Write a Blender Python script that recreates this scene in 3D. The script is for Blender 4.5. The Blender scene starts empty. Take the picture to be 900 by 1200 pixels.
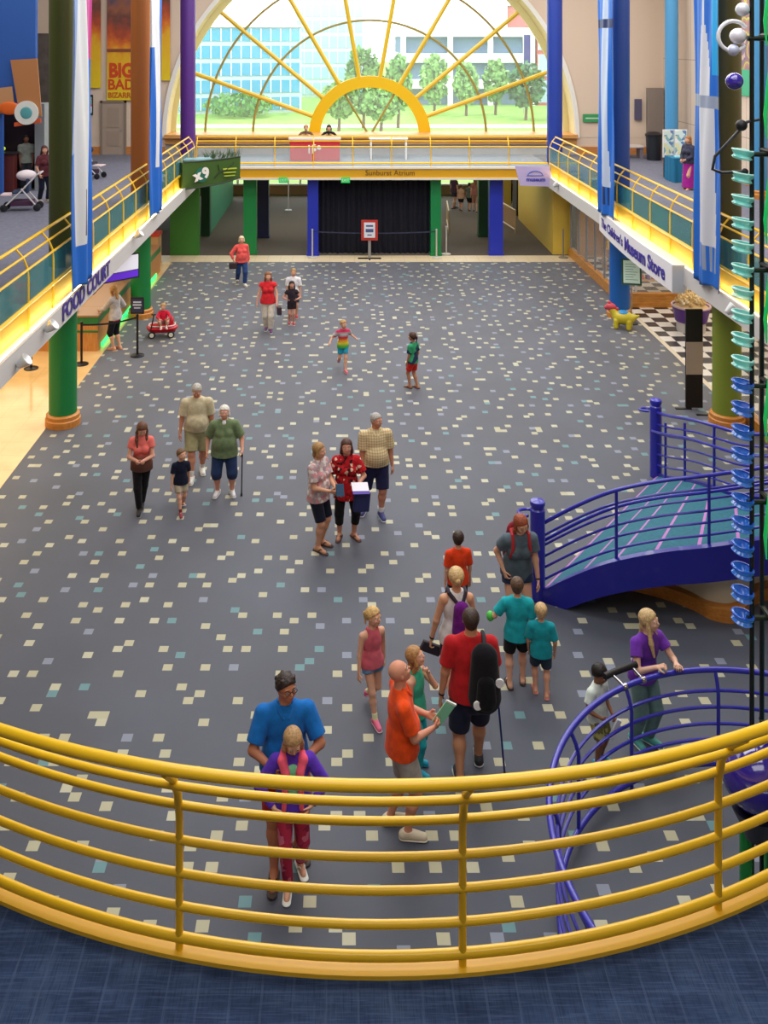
import bpy, math, random
import numpy as np
from mathutils import Vector, Matrix, Euler
random.seed(7); np.random.seed(7)
PI = math.pi
scene = bpy.context.scene
COL = scene.collection
EYE = 8.0          # camera height over the atrium floor (m)
FPX = 1100.0       # focal length in pixels of a 900 px wide frame
PPX, PPY = 401.0, 45.0
DECK = 3.3         # upper level
def floor_at(px, py, z=0.0):
    d = FPX * (EYE - z) / (py - PPY)
    return ((px - PPX) * d / FPX, d, z)
# ---------------------------------------------------------------- materials
def lin(c):
    if isinstance(c, str):
        c = tuple(int(c[i:i+2], 16) / 255 for i in (0, 2, 4))
    return tuple(x / 12.92 if x <= .04045 else ((x + .055) / 1.055) ** 2.4 for x in c)
MC = {}
def mat(c, rough=.6, metal=0., bump=0., bscale=60., var=0., emit=0., alpha=1., trans=0., spec=.5, coat=0., sheen=0.):
    key = (c, rough, metal, bump, bscale, var, emit, alpha, trans, spec, coat, sheen)
    if key in MC: return MC[key]
    m = bpy.data.materials.new('surface'); m.use_nodes = True
    nt = m.node_tree; b = nt.nodes['Principled BSDF']
    L = lin(c) + (1,)
    b.inputs['Base Color'].default_value = L
    b.inputs['Roughness'].default_value = rough
    b.inputs['Metallic'].default_value = metal
    b.inputs['Alpha'].default_value = alpha
    b.inputs['Transmission Weight'].default_value = trans
    b.inputs['Specular IOR Level'].default_value = spec
    b.inputs['Coat Weight'].default_value = coat
    b.inputs['Sheen Weight'].default_value = sheen
    if emit:
        b.inputs['Emission Color'].default_value = L; b.inputs['Emission Strength'].default_value = emit
    if bump or var:
        tc = nt.nodes.new('ShaderNodeTexCoord'); n = nt.nodes.new('ShaderNodeTexNoise')
        n.inputs['Scale'].default_value = bscale; n.inputs['Detail'].default_value = 4
        nt.links.new(tc.outputs['Object'], n.inputs['Vector'])
        if bump:
            bp = nt.nodes.new('ShaderNodeBump'); bp.inputs['Strength'].default_value = bump; bp.inputs['Distance'].default_value = .02
            nt.links.new(n.outputs['Fac'], bp.inputs['Height']); nt.links.new(bp.outputs[0], b.inputs['Normal'])
        if var:
            r = nt.nodes.new('ShaderNodeValToRGB')
            r.color_ramp.elements[0].position = .35; r.color_ramp.elements[1].position = .65
            r.color_ramp.elements[0].color = tuple(x * (1 - var) for x in L[:3]) + (1,)
            r.color_ramp.elements[1].color = tuple(min(1, x * (1 + var)) for x in L[:3]) + (1,)
            nt.links.new(n.outputs['Fac'], r.inputs[0]); nt.links.new(r.outputs[0], b.inputs['Base Color'])
    MC[key] = m
    return m
def fabric(c, var=.12): return mat(c, .85, bump=.25, bscale=14, var=var, spec=.15, sheen=.1)
def nodes_mat(name):
    m = bpy.data.materials.new(name); m.use_nodes = True
    nt = m.node_tree
    return m, nt, nt.nodes['Principled BSDF'], nt.nodes.new, nt.links.new
def ramp(nt, stops, interp='CONSTANT'):
    r = nt.nodes.new('ShaderNodeValToRGB'); cr = r.color_ramp; cr.interpolation = interp
    while len(cr.elements) > 1: cr.elements.remove(cr.elements[0])
    cr.elements[0].position = stops[0][0]; cr.elements[0].color = lin(stops[0][1]) + (1,)
    for p, c in stops[1:]:
        e = cr.elements.new(p); e.color = lin(c) + (1,)
    return r
def patterned(stops, scale=25., kind='VORONOI', rough=.85):
    """printed cloth: blotches (floral), bands (tie dye) or a woven check"""
    m, nt, b, N, K = nodes_mat('printed_cloth')
    tc = N('ShaderNodeTexCoord')
    if kind == 'VORONOI':
        v = N('ShaderNodeTexVoronoi'); v.inputs['Scale'].default_value = scale
        K(tc.outputs['Object'], v.inputs['Vector']); sep = N('ShaderNodeSeparateColor'); K(v.outputs['Color'], sep.inputs[0]); src = sep.outputs[0]
    elif kind == 'Z':
        s = N('ShaderNodeSeparateXYZ'); K(tc.outputs['Object'], s.inputs[0])
        mr = N('ShaderNodeMapRange'); mr.inputs[1].default_value = scale[0]; mr.inputs[2].default_value = scale[1]
        K(s.outputs[2], mr.inputs[0]); src = mr.outputs[0]
    elif kind == 'NOISE':
        v = N('ShaderNodeTexNoise'); v.inputs['Scale'].default_value = scale; v.inputs['Detail'].default_value = 3
        K(tc.outputs['Object'], v.inputs['Vector']); src = v.outputs['Fac']
    else:  # CHECK
        s = N('ShaderNodeSeparateXYZ'); K(tc.outputs['Object'], s.inputs[0]); outs = []
        for i in (0, 2):
            q = N('ShaderNodeMath'); q.operation = 'MULTIPLY'; q.inputs[1].default_value = scale; K(s.outputs[i], q.inputs[0])
            w = N('ShaderNodeMath'); w.operation = 'FRACT'; K(q.outputs[0], w.inputs[0])
            z = N('ShaderNodeMath'); z.operation = 'GREATER_THAN'; z.inputs[1].default_value = .6; K(w.outputs[0], z.inputs[0]); outs.append(z)
        a = N('ShaderNodeMath'); a.operation = 'ADD'; K(outs[0].outputs[0], a.inputs[0]); K(outs[1].outputs[0], a.inputs[1])
        h = N('ShaderNodeMath'); h.operation = 'MULTIPLY'; h.inputs[1].default_value = .45; K(a.outputs[0], h.inputs[0]); src = h.outputs[0]
    r = ramp(nt, stops, 'CONSTANT' if kind != 'Z' else 'LINEAR'); K(src, r.inputs[0]); K(r.outputs[0], b.inputs['Base Color'])
    b.inputs['Roughness'].default_value = rough; b.inputs['Specular IOR Level'].default_value = .15
    return m
def wood(c1, c2, scale=3., axis=(1, 12, 12), rough=.45):
    m, nt, b, N, K = nodes_mat('wood')
    tc = N('ShaderNodeTexCoord'); mp = N('ShaderNodeMapping'); mp.inputs['Scale'].default_value = axis
    n = N('ShaderNodeTexNoise'); n.inputs['Scale'].default_value = scale; n.inputs['Detail'].default_value = 5
    K(tc.outputs['Object'], mp.inputs[0]); K(mp.outputs[0], n.inputs['Vector'])
    r = ramp(nt, [(.3, c1), (.7, c2)], 'LINEAR'); K(n.outputs['Fac'], r.inputs[0]); K(r.outputs[0], b.inputs['Base Color'])
    b.inputs['Roughness'].default_value = rough
    return m
# ---------------------------------------------------------------- meshes
class MB:
    def __init__(s): s.v = []; s.f = []; s.m = []; s.cur = 0
    def add(s, vs, fs):
        o = len(s.v); s.v += [tuple(v) for v in vs]
        for f in fs: s.f.append(tuple(i + o for i in f)); s.m.append(s.cur)
        return s
    def mat(s, i): s.cur = i; return s
    def box(s, x0, x1, y0, y1, z0, z1, M=None):
        vs = [Vector((x, y, z)) for z in (z0, z1) for y in (y0, y1) for x in (x0, x1)]
        if M is not None: vs = [M @ v for v in vs]
        return s.add(vs, [(0, 2, 3, 1), (4, 5, 7, 6), (0, 1, 5, 4), (2, 6, 7, 3), (0, 4, 6, 2), (1, 3, 7, 5)])
    def tube(s, pts, r, seg=8, closed=False, cap=True):
        P = [Vector(p) for p in pts]; n = len(P)
        R = r if isinstance(r, (list, tuple)) else [r] * n
        vs = []; prev = None
        for i, p in enumerate(P):
            if closed: t = (P[(i + 1) % n] - P[i - 1])
            else: t = P[min(i + 1, n - 1)] - P[max(i - 1, 0)]
            t.normalize()
            if prev is None:
                a = Vector((0, 0, 1)) if abs(t.z) < .9 else Vector((1, 0, 0))
                u = t.cross(a).normalized()
            else:
                u = (prev - t * prev.dot(t)).normalized()
            prev = u; w = t.cross(u)
            for k in range(seg):
                A = 2 * PI * k / seg
                vs.append(p + (u * math.cos(A) + w * math.sin(A)) * R[i])
        fs = []
        for i in range(n if closed else n - 1):
            j = (i + 1) % n
            for k in range(seg):
                l = (k + 1) % seg
                fs.append((i * seg + k, i * seg + l, j * seg + l, j * seg + k))
        if cap and not closed:
            fs.append(tuple(range(seg))[::-1]); fs.append(tuple((n - 1) * seg + k for k in range(seg)))
        return s.add(vs, fs)
    def lathe(s, prof, seg=24, c=(0, 0, 0), M=None, cap=True):
        vs = []
        for r, z in prof:
            for k in range(seg):
                A = 2 * PI * k / seg
                v = Vector((r * math.cos(A), r * math.sin(A), z))
                if M is not None: v = M @ v
                vs.append(v + Vector(c))
        fs = []; n = len(prof)
        for i in range(n - 1):
            for k in range(seg):
                l = (k + 1) % seg
                fs.append((i * seg + k, i * seg + l, (i + 1) * seg + l, (i + 1) * seg + k))
        if cap:
            fs.append(tuple(range(seg))[::-1]); fs.append(tuple((n - 1) * seg + k for k in range(seg)))
        return s.add(vs, fs)
    def ball(s, c, r, seg=12, sc=(1, 1, 1), M=None):
        rings = max(6, seg // 2 + 2)
        vs = []
        for i in range(rings + 1):
            a = PI * i / rings
            rr = max(math.sin(a), 1e-3)
            for k in range(seg):
                A = 2 * PI * k / seg
                v = Vector((rr * math.cos(A) * r * sc[0], rr * math.sin(A) * r * sc[1], -math.cos(a) * r * sc[2]))
                if M is not None: v = M @ v
                vs.append(v + Vector(c))
        fs = [(i * seg + k, i * seg + (k + 1) % seg, (i + 1) * seg + (k + 1) % seg, (i + 1) * seg + k) for i in range(rings) for k in range(seg)]
        return s.add(vs, fs)
    def prism(s, poly, a0, a1, plane='xy'):
        n = len(poly)
        def P(p, a): return {'xy': (p[0], p[1], a), 'xz': (p[0], a, p[1]), 'yz': (a, p[0], p[1])}[plane]
        vs = [P(p, a0) for p in poly] + [P(p, a1) for p in poly]
        fs = [tuple(range(n))[::-1], tuple(range(n, 2 * n))] + [(i, (i + 1) % n, n + (i + 1) % n, n + i) for i in range(n)]
        return s.add(vs, fs)
    def ribbon(s, pts, z0, z1, th):
        """upright wall of thickness th along a 2D path; th offsets to the left of travel"""
        n = len(pts); off = []
        for i in range(n):
            a = Vector(pts[max(i - 1, 0)]); b = Vector(pts[min(i + 1, n - 1)]); t = (b - a).normalized()
            off.append((pts[i][0] - t.y * th, pts[i][1] + t.x * th))
        vs = []
        for p, q in zip(pts, off): vs += [(p[0], p[1], z0), (p[0], p[1], z1), (q[0], q[1], z1), (q[0], q[1], z0)]
        fs = []
        for i in range(n - 1):
            a = i * 4; b = a + 4
            for k in range(4): fs.append((a + k, a + (k + 1) % 4, b + (k + 1) % 4, b + k))
        fs += [(3, 2, 1, 0), tuple((n - 1) * 4 + k for k in range(4))]
        return s.add(vs, fs)
def obj(name, mb, mats, parent=None, smooth=False, bevel=0, loc=None, rotz=None):
    me = bpy.data.meshes.new(name)
    me.from_pydata(mb.v, [], mb.f)
    for m in (mats if isinstance(mats, (list, tuple)) else [mats]): me.materials.append(m)
    me.polygons.foreach_set('material_index', mb.m)
    if smooth: me.polygons.foreach_set('use_smooth', [True] * len(me.polygons))
    me.update(); me.validate()
    import bmesh
    bm = bmesh.new(); bm.from_mesh(me); bmesh.ops.recalc_face_normals(bm, faces=bm.faces); bm.to_mesh(me); bm.free()
    if smooth:
        try: me.set_sharp_from_angle(angle=math.radians(40))
        except Exception: pass
    o = bpy.data.objects.new(name, me); COL.objects.link(o)
    if parent is not None: o.parent = parent
    if bevel:
        b = o.modifiers.new('bevel', 'BEVEL'); b.width = bevel; b.segments = 2; b.limit_method = 'ANGLE'
    if loc is not None: o.location = loc
    if rotz is not None: o.rotation_euler = (0, 0, rotz)
    return o
def thing(name, label, cat, loc=(0, 0, 0), rotz=0, group=None):
    o = bpy.data.objects.new(name, None); COL.objects.link(o); o.location = loc; o.rotation_euler = (0, 0, rotz)
    o.empty_display_size = .1
    return tag(o, label, cat, group)
def tag(o, label, cat, group=None, kind=None):
    o['label'] = label; o['category'] = cat
    if group: o['group'] = group
    if kind: o['kind'] = kind
    return o
def struct(name, mb, mats, smooth=False, bevel=0):
    o = obj(name, mb, mats, None, smooth, bevel); o['kind'] = 'structure'; return o
def dup(root, loc, rotz=None, label=None, group=None):
    r = root.copy(); COL.objects.link(r); r.location = loc
    if rotz is not None: r.rotation_euler = (0, 0, rotz)
    if label: r['label'] = label
    if group: r['group'] = group
    for ch in list(root.children):
        c = ch.copy(); COL.objects.link(c); c.parent = r
        for g in list(ch.children):
            d = g.copy(); COL.objects.link(d); d.parent = c
    return r
def text(body, size, loc, rot, m, parent=None, name='lettering', ext=.004, align='CENTER', bold=0., sx=1.):
    cu = bpy.data.curves.new(name, 'FONT'); cu.body = body; cu.size = size; cu.extrude = ext; cu.offset = bold
    cu.align_x = align; cu.align_y = 'CENTER'; cu.materials.append(m); cu.resolution_u = 3
    t = bpy.data.objects.new('t', cu); COL.objects.link(t)
    dg = bpy.context.evaluated_depsgraph_get(); me = bpy.data.meshes.new_from_object(t.evaluated_get(dg)); me.name = name
    bpy.data.objects.remove(t); bpy.data.curves.remove(cu)
    o = bpy.data.objects.new(name, me); COL.objects.link(o); o.location = loc; o.rotation_euler = rot; o.scale = (sx, 1, 1)
    if parent is not None: o.parent = parent
    return o
def area(name, loc, sx, sy, power, col=(1, 1, 1), rot=(0, 0, 0)):
    l = bpy.data.lights.new(name, 'AREA'); l.shape = 'RECTANGLE'; l.size = sx; l.size_y = sy; l.energy = power; l.color = col
    o = bpy.data.objects.new(name, l); COL.objects.link(o); o.location = loc; o.rotation_euler = rot
    return o
# ---------------------------------------------------------------- implicit surfaces (smooth blended volumes meshed by surface nets)
class Vol:
    def __init__(s): s.p = []
    def cone(s, a, b, ra, rb, k=.02, flat=None, cutb=None, cuta=None):
        s.p.append(('c', np.array(a, float), np.array(b, float), ra, rb, k, flat, cutb, cuta)); return s
    def ell(s, c, r, R=None, k=.02, sub=False):
        s.p.append(('e', np.array(c, float), np.array(r, float), None if R is None else np.array(R, float), sub, k)); return s
    def mesh(s, h, planes=(), floor=None):
        lo = np.full(3, 1e9); hi = -lo
        for p in s.p:
            if p[0] == 'c':
                for q, r in ((p[1], p[3]), (p[2], p[4])): lo = np.minimum(lo, q - r); hi = np.maximum(hi, q + r)
            elif not p[4]:
                r = p[2].max(); lo = np.minimum(lo, p[1] - r); hi = np.maximum(hi, p[1] + r)
        lo -= 3 * h; hi += 3 * h
        n = np.ceil((hi - lo) / h).astype(int) + 1
        F = np.full(n, 1.0, np.float32)
        ax = [lo[i] + h * np.arange(n[i]) for i in range(3)]
        for p in s.p:
            if p[0] == 'c': mn = np.minimum(p[1] - p[3], p[2] - p[4]); mx = np.maximum(p[1] + p[3], p[2] + p[4]); k = p[5]
            else: r = p[2].max(); mn = p[1] - r; mx = p[1] + r; k = p[5]
            mg = k + 3 * h
            i0 = np.clip(((mn - mg - lo) / h).astype(int), 0, n); i1 = np.clip(((mx + mg - lo) / h).astype(int) + 2, 0, n)
            if (i1 <= i0).any(): continue
            sl = tuple(slice(i0[i], i1[i]) for i in range(3))
            X = ax[0][sl[0]][:, None, None]; Y = ax[1][sl[1]][None, :, None]; Z = ax[2][sl[2]][None, None, :]
            if p[0] == 'c':
                a, b, ra, rb, flat = p[1], p[2], p[3], p[4], p[6]
                ba = b - a; L = max(ba @ ba, 1e-9)
                x, y, z = X - a[0], Y - a[1], Z - a[2]
                t0 = (x * ba[0] + y * ba[1] + z * ba[2]) / L
                t = np.clip(t0, 0, 1)
                qx, qy, qz = x - t * ba[0], y - t * ba[1], z - t * ba[2]
                if flat is not None:
                    nrm, sc = flat; w = (qx * nrm[0] + qy * nrm[1] + qz * nrm[2]) * (sc - 1)
                    qx, qy, qz = qx + w * nrm[0], qy + w * nrm[1], qz + w * nrm[2]
                f = np.sqrt(qx * qx + qy * qy + qz * qz) - (ra + (rb - ra) * t)
                if flat is not None: f = f / max(1., flat[1] ** .5)
                if p[7] is not None: f = np.maximum(f, (t0 - p[7]) * math.sqrt(L))
                if p[8] is not None: f = np.maximum(f, (p[8] - t0) * math.sqrt(L))
            else:
                c, r, R, sub = p[1], p[2], p[3], p[4]
                x, y, z = X - c[0], Y - c[1], Z - c[2]
                if R is not None:
                    x, y, z = (R[0, 0] * x + R[1, 0] * y + R[2, 0] * z, R[0, 1] * x + R[1, 1] * y + R[2, 1] * z, R[0, 2] * x + R[1, 2] * y + R[2, 2] * z)
                q = np.sqrt((x / r[0]) ** 2 + (y / r[1]) ** 2 + (z / r[2]) ** 2)
                f = (q - 1) * r.min()
                if sub:
                    F[sl] = np.maximum(F[sl], -f); continue
            g = F[sl]
            hh = np.clip(.5 + .5 * (g - f) / k, 0, 1)
            F[sl] = g * (1 - hh) + f * hh - k * hh * (1 - hh)
        for q, nn in planes:  # keep the side where (p-q).nn < 0
            d = (ax[0][:, None, None] - q[0]) * nn[0] + (ax[1][None, :, None] - q[1]) * nn[1] + (ax[2][None, None, :] - q[2]) * nn[2]
            F = np.maximum(F, d.astype(np.float32))
        if floor is not None: F = np.maximum(F, (floor - ax[2])[None, None, :].astype(np.float32))
        for i in range(3):
            for e in (0, -1):
                ix = [slice(None)] * 3; ix[i] = e; F[tuple(ix)] = np.maximum(F[tuple(ix)], h)
        S = F < 0
        cs = [S[i:n[0]-1+i, j:n[1]-1+j, k:n[2]-1+k] for i in (0, 1) for j in (0, 1) for k in (0, 1)]
        A = np.logical_and.reduce(cs); O = np.logical_or.reduce(cs); M = O & ~A
        idx = np.full(M.shape, -1, np.int64); C = np.argwhere(M); idx[M] = np.arange(len(C))
        acc = np.zeros((len(C), 3)); cnt = np.zeros(len(C))
        cor = [(i, j, k) for i in (0, 1) for j in (0, 1) for k in (0, 1)]
        for a in cor:
            for i in range(3):
                if a[i] == 0:
                    b = list(a); b[i] = 1
                    va = F[C[:, 0]+a[0], C[:, 1]+a[1], C[:, 2]+a[2]]; vb = F[C[:, 0]+b[0], C[:, 1]+b[1], C[:, 2]+b[2]]
                    m = (va < 0) != (vb < 0); t = np.where(m, va / np.where(m, va - vb, 1), 0)
                    P = np.array(a, float)[None] + t[:, None] * (np.array(b) - np.array(a))[None]
                    acc[m] += P[m]; cnt[m] += 1
        V = lo + h * (C + acc / np.maximum(cnt, 1)[:, None])
        quads = []
        for i in range(3):
            j, k = (i + 1) % 3, (i + 2) % 3
            s0 = [slice(None)] * 3; s1 = [slice(None)] * 3; s0[i] = slice(0, -1); s1[i] = slice(1, None)
            E = S[tuple(s0)] != S[tuple(s1)]
            P = np.argwhere(E)
            P = P[(P[:, j] > 0) & (P[:, k] > 0) & (P[:, j] < n[j]-1) & (P[:, k] < n[k]-1)]
            ins = S[P[:, 0], P[:, 1], P[:, 2]]
            def g(dj, dk):
                Q = P.copy(); Q[:, j] += dj; Q[:, k] += dk; return idx[Q[:, 0], Q[:, 1], Q[:, 2]]
            q = np.stack([g(-1, -1), g(0, -1), g(0, 0), g(-1, 0)], 1)
            q[~ins] = q[~ins][:, ::-1]
            quads.append(q)
        return V, np.concatenate(quads)
def vobj(name, vol, h, m, parent, planes=(), floor=None, labels=None):
    V, Q = vol.mesh(h, planes, floor)
    if len(V) < 8: return None
    me = bpy.data.meshes.new(name)
    me.vertices.add(len(V)); me.vertices.foreach_set('co', V.astype(np.float32).ravel())
    me.loops.add(len(Q) * 4); me.loops.foreach_set('vertex_index', Q.astype(np.int32).ravel())
    me.polygons.add(len(Q)); me.polygons.foreach_set('loop_start', np.arange(0, len(Q) * 4, 4, dtype=np.int32))
    me.polygons.foreach_set('use_smooth', np.ones(len(Q), bool))
    me.update(); me.validate()
    me.materials.append(m)
    o = bpy.data.objects.new(name, me); COL.objects.link(o)
    if parent is not None: o.parent = parent
    return o
# ================================================================ people
def nv(v): v = np.array(v, float); return v / max(np.linalg.norm(v), 1e-9)
def ik(a, t, l1, l2, hint):
    """middle joint of a two-bone chain from a to t, bending towards hint"""
    d = t - a; L = np.linalg.norm(d); L2 = min(L, (l1 + l2) * .998); dn = d / max(L, 1e-6); t = a + dn * L2
    x = (l1 * l1 - l2 * l2 + L2 * L2) / (2 * L2); hgt = math.sqrt(max(l1 * l1 - x * x, 0))
    p = hint - dn * (hint @ dn); p = nv(p)
    return a + dn * x + p * hgt, t
SKIN = dict(fair='d9a58a', pink='d79a80', tan='b98562', dark='8a5a3e')
def person(label, loc, yaw, H, h=.009, build=1., belly=0., fem=0, feet=None, hands=None, elbows=None, curl=(.5, .5), lean=0, roll=0, twist=0,
           head=(0, 0, 0), pelvis=None, skin='fair', hair=('short', '3a2a20'), top=None, bottom=None, shoes=('shoe', 'd8d8d8'), socks=None, extras=(), group=None, hoff=0):
    root = thing('person', label, 'person', loc, math.radians(yaw), group)
    a_ = np.array; up0 = a_([0, 0, 1.]); fw0 = a_([0, -1., 0])
    hh = .12 + .065 * H
    shz = H - hh - .055 * H; hipz = .505 * H if H > 1.4 else .49 * H
    hw = (.108 - .012 * fem) * H * (1 + (build - 1) * .5)
    P = a_([0, 0, hipz]) if pelvis is None else a_(pelvis, float)
    if pelvis is None: P[1] += math.sin(math.radians(lean)) * .10 * H
    la, ra_ = math.radians(lean), math.radians(roll)
    u = nv([math.sin(ra_), -math.sin(la), math.cos(la) * math.cos(ra_)])
    tw = math.radians(twist); r = a_([math.cos(tw), math.sin(tw), 0]); r = nv(r - u * (r @ u)); f = np.cross(r, u) * -1
    if f @ a_([math.sin(tw), -math.cos(tw), 0]) < 0: f = -f
    T = shz - hipz; S = P + u * T
    # legs
    if feet is None: feet = ((.06, 0, 0, 8), (-.06, 0, 0, -8))
    thl, cal = .245 * H * (hipz / (.505 * H)), .235 * H * (hipz / (.505 * H)); ank = .042 * H
    legs = []
    for sd, ft in ((1, feet[0]), (-1, feet[1])):
        hip = P + a_([math.cos(tw * .3), math.sin(tw * .3), 0]) * sd * .052 * H * (1 + (build - 1) * .5)
        fy = math.radians(ft[3]); fd = a_([math.sin(fy), -math.cos(fy), 0.]); pitch = math.radians(ft[4]) if len(ft) > 4 else 0
        A = a_([ft[0] * H, ft[1] * H, ft[2] * H + ank])
        kn, A = ik(hip, A, thl, cal, fd + a_([0, 0, .05]))
        fd = fd * math.cos(pitch) - up0 * math.sin(pitch)
        legs.append((hip, kn, A, fd, sd))
    # arms
    arms = []
    if hands is None: hands = ((.145, -.03, .40), (-.145, -.03, .40))
    ua, fa = .168 * H, .142 * H
    for i, sd in ((0, 1), (1, -1)):
        sh = S + r * sd * hw - u * .026 * H
        hd = a_(hands[i], float) * H
        hint = a_([sd * .5, .8, -.2]) if elbows is None else a_(elbows[i], float)
        el, W = ik(sh, hd, ua, fa, hint)
        arms.append((sh, el, W, sd))
    # head frame
    hy, hp, hr = [math.radians(x) for x in head]
    fd = f * math.cos(hy) + r * math.sin(hy); sdv = r * math.cos(hy) - f * math.sin(hy)
    base_up = nv(u + up0 * 1.2); fd = nv(fd - base_up * (fd @ base_up)); sdv = nv(np.cross(base_up, fd)) ; sdv = sdv if sdv @ r > 0 or abs(hy) > 1.5 else -sdv
    hf = fd * math.cos(hp) + base_up * math.sin(hp); hu = base_up * math.cos(hp) - fd * math.sin(hp)
    hs = sdv * math.cos(hr) + hu * math.sin(hr); hu = hu * math.cos(hr) - sdv * math.sin(hr)
    N_ = S + u * .012 * H
    hc = N_ + nv(u + up0) * .045 * H + nv(hu + up0 * 1.5) * hh * .5 + hf * .10 * hh - u * .010 * H
    R = np.stack([hs, hf, hu], 1)  # columns: side, forward, up
    bw = build
    def hp_(a, b, c): return hc + hs * a * 1.12 * hh + hf * b * hh + hu * c * hh
    # ---- body volume
    B = Vol(); k = .018 * H
    fl = (f, 1.38)
    def torso(V, e=0., lo=0.):
        V.cone(P + u * (-.01 * H - lo), P + u * .07 * H, .084 * H * bw + e, (.078 - .006 * fem) * H * bw + e, k, (f, 1.25))
        V.cone(P + u * .07 * H, P + u * (T - .09 * H), (.076 - .008 * fem) * H * bw + e, (.088 - .008 * fem) * H * (1 + (bw - 1) * .7) + e, k, fl)
        V.cone(P + u * (T - .10 * H), P + u * (T - .045 * H), (.088 - .008 * fem) * H * (1 + (bw - 1) * .6) + e, .074 * H + e, k, (f, 1.45))
        V.cone(S - r * hw * .84 - u * .036 * H, S + r * hw * .84 - u * .036 * H, .034 * H + e, .034 * H + e, k)
        for sd in (1, -1): V.cone(N_ + u * .004 * H - r * sd * .0 * H, S + r * sd * hw * .72 - u * .020 * H, .026 * H + e * .7, .022 * H + e * .8, .022 * H)
        V.cone(S - u * .035 * H, N_, .048 * H + e, .028 * H + e * .6, k)
        if belly: V.ell(P + u * .085 * H + f * .035 * H, (.085 * H * bw + e, .06 * H * (1 + belly) + e, .10 * H + e), np.stack([r, f, u], 1), k)
        if fem and H > 1.45:
            for sd in (1, -1): V.ell(P + u * (T - .105 * H) + r * sd * .04 * H + f * .052 * H, (.036 * H + e, .032 * H + e, .036 * H + e), np.stack([r, f, u], 1), k)
    torso(B)
    ls = (1 + (bw - 1) * .6)
    for hip, kn, A, fo, sd in legs:
        B.cone(hip, kn, .052 * H * ls, .034 * H * ls, k)
        bk = -nv(fo + 1e-6) * .008 * H
        md = kn * .68 + A * .32
        B.cone(kn, md + bk, .032 * H * ls, .034 * H * ls, k); B.cone(md + bk, A, .033 * H * ls, .020 * H, k)
        fs = nv(np.cross(fo, up0)); fup = nv(np.cross(fs, fo)); fup = fup if fup[2] > 0 else -fup
        hl = A - fo * .022 * H - fup * .020 * H
        B.cone(A, hl, .019 * H, .019 * H, .012 * H)
        B.cone(hl, A + fo * .085 * H - fup * .027 * H, .020 * H, .016 * H, .012 * H)
        B.cone(A, A + fo * .07 * H - fup * .022 * H, .019 * H, .016 * H, .014 * H)
    for i, (sh, el, W, sd) in enumerate(arms):
        am = 1 + (bw - 1) * .5
        B.cone(sh, el, .031 * H * am * (1 - .12 * fem), .023 * H * am, .014 * H)
        B.cone(el, W, .0235 * H * am, .0155 * H, .012 * H)
        d = nv(W - el); cu = curl[i]
        t = f * .9 + up0 * .5 - r * sd * .2; t = nv(t - d * (t @ d)); n = np.cross(t, d)
        if n @ (-r * sd) + n @ (-up0) * .3 < 0: n = -n
        Kn = W + d * .052 * H
        for o in (-.6, .6): B.cone(W + t * o * .010 * H + d * .004 * H, Kn + t * o * .022 * H, .011 * H, .0105 * H, .010 * H, (n, 1.3))
        for q, fl_ in enumerate((.040, .046, .042, .033)):
            o = (1.5 - q) * .0125 * H; K0 = Kn + t * o - d * .002 * H
            a1 = cu * .8; a2 = cu * 1.9
            d1 = d * math.cos(a1) + n * math.sin(a1) + t * (1.5 - q) * .06; d2 = d * math.cos(a2) + n * math.sin(a2)
            m1 = K0 + nv(d1) * fl_ * .5 * H
            B.cone(K0, m1, .0058 * H, .0054 * H, .0025 * H); B.cone(m1, m1 + nv(d2) * fl_ * .5 * H, .0054 * H, .0045 * H, .0025 * H)
        tb = W + d * .014 * H + t * .012 * H; t1 = tb + nv(d * .6 + t * .75 + n * .35) * .028 * H
        B.cone(tb, t1, .0085 * H, .0066 * H, .005 * H); B.cone(t1, t1 + nv(d * .85 + t * .25 + n * (.3 + cu * .4)) * .024 * H, .0064 * H, .005 * H, .003 * H)
    nr = (.033 - .005 * fem) * H * (1 if H > 1.4 else .9)
    B.cone(N_ - u * .01 * H, hp_(0, -.12, -.22), nr * 1.12, nr, .014 * H)
    kk = .05 * hh
    B.ell(hp_(0, -.05, .10), (.365 * hh, .42 * hh, .38 * hh), R, kk)                # cranium
    B.ell(hp_(0, .10, -.13), (.30 * hh, .30 * hh, .33 * hh), R, .08 * hh)            # face
    B.ell(hp_(0, .17, -.36), (.17 * hh, .17 * hh, .12 * hh), R, .09 * hh)            # chin
    B.cone(hp_(0, .36, .03), hp_(0, .45, -.12), .032 * hh, .05 * hh, .03 * hh)       # nose
    for sd in (1, -1):
        B.ell(hp_(.31 * sd, -.02, -.06), (.04 * hh, .075 * hh, .115 * hh), R, .015 * hh)   # ear
        B.ell(hp_(.15 * sd, .31, -.13), (.10 * hh, .08 * hh, .09 * hh), R, .05 * hh)       # cheek
        B.ell(hp_(.13 * sd, .335, .085), (.11 * hh, .06 * hh, .035 * hh), R, .04 * hh)     # brow
    B.ell(hp_(0, .375, -.235), (.09 * hh, .05 * hh, .035 * hh), R, .02 * hh)         # lips
    body = vobj('body', B, h, mat(SKIN.get(skin, skin), .55, spec=.35, bump=.04, bscale=80), root)
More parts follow.
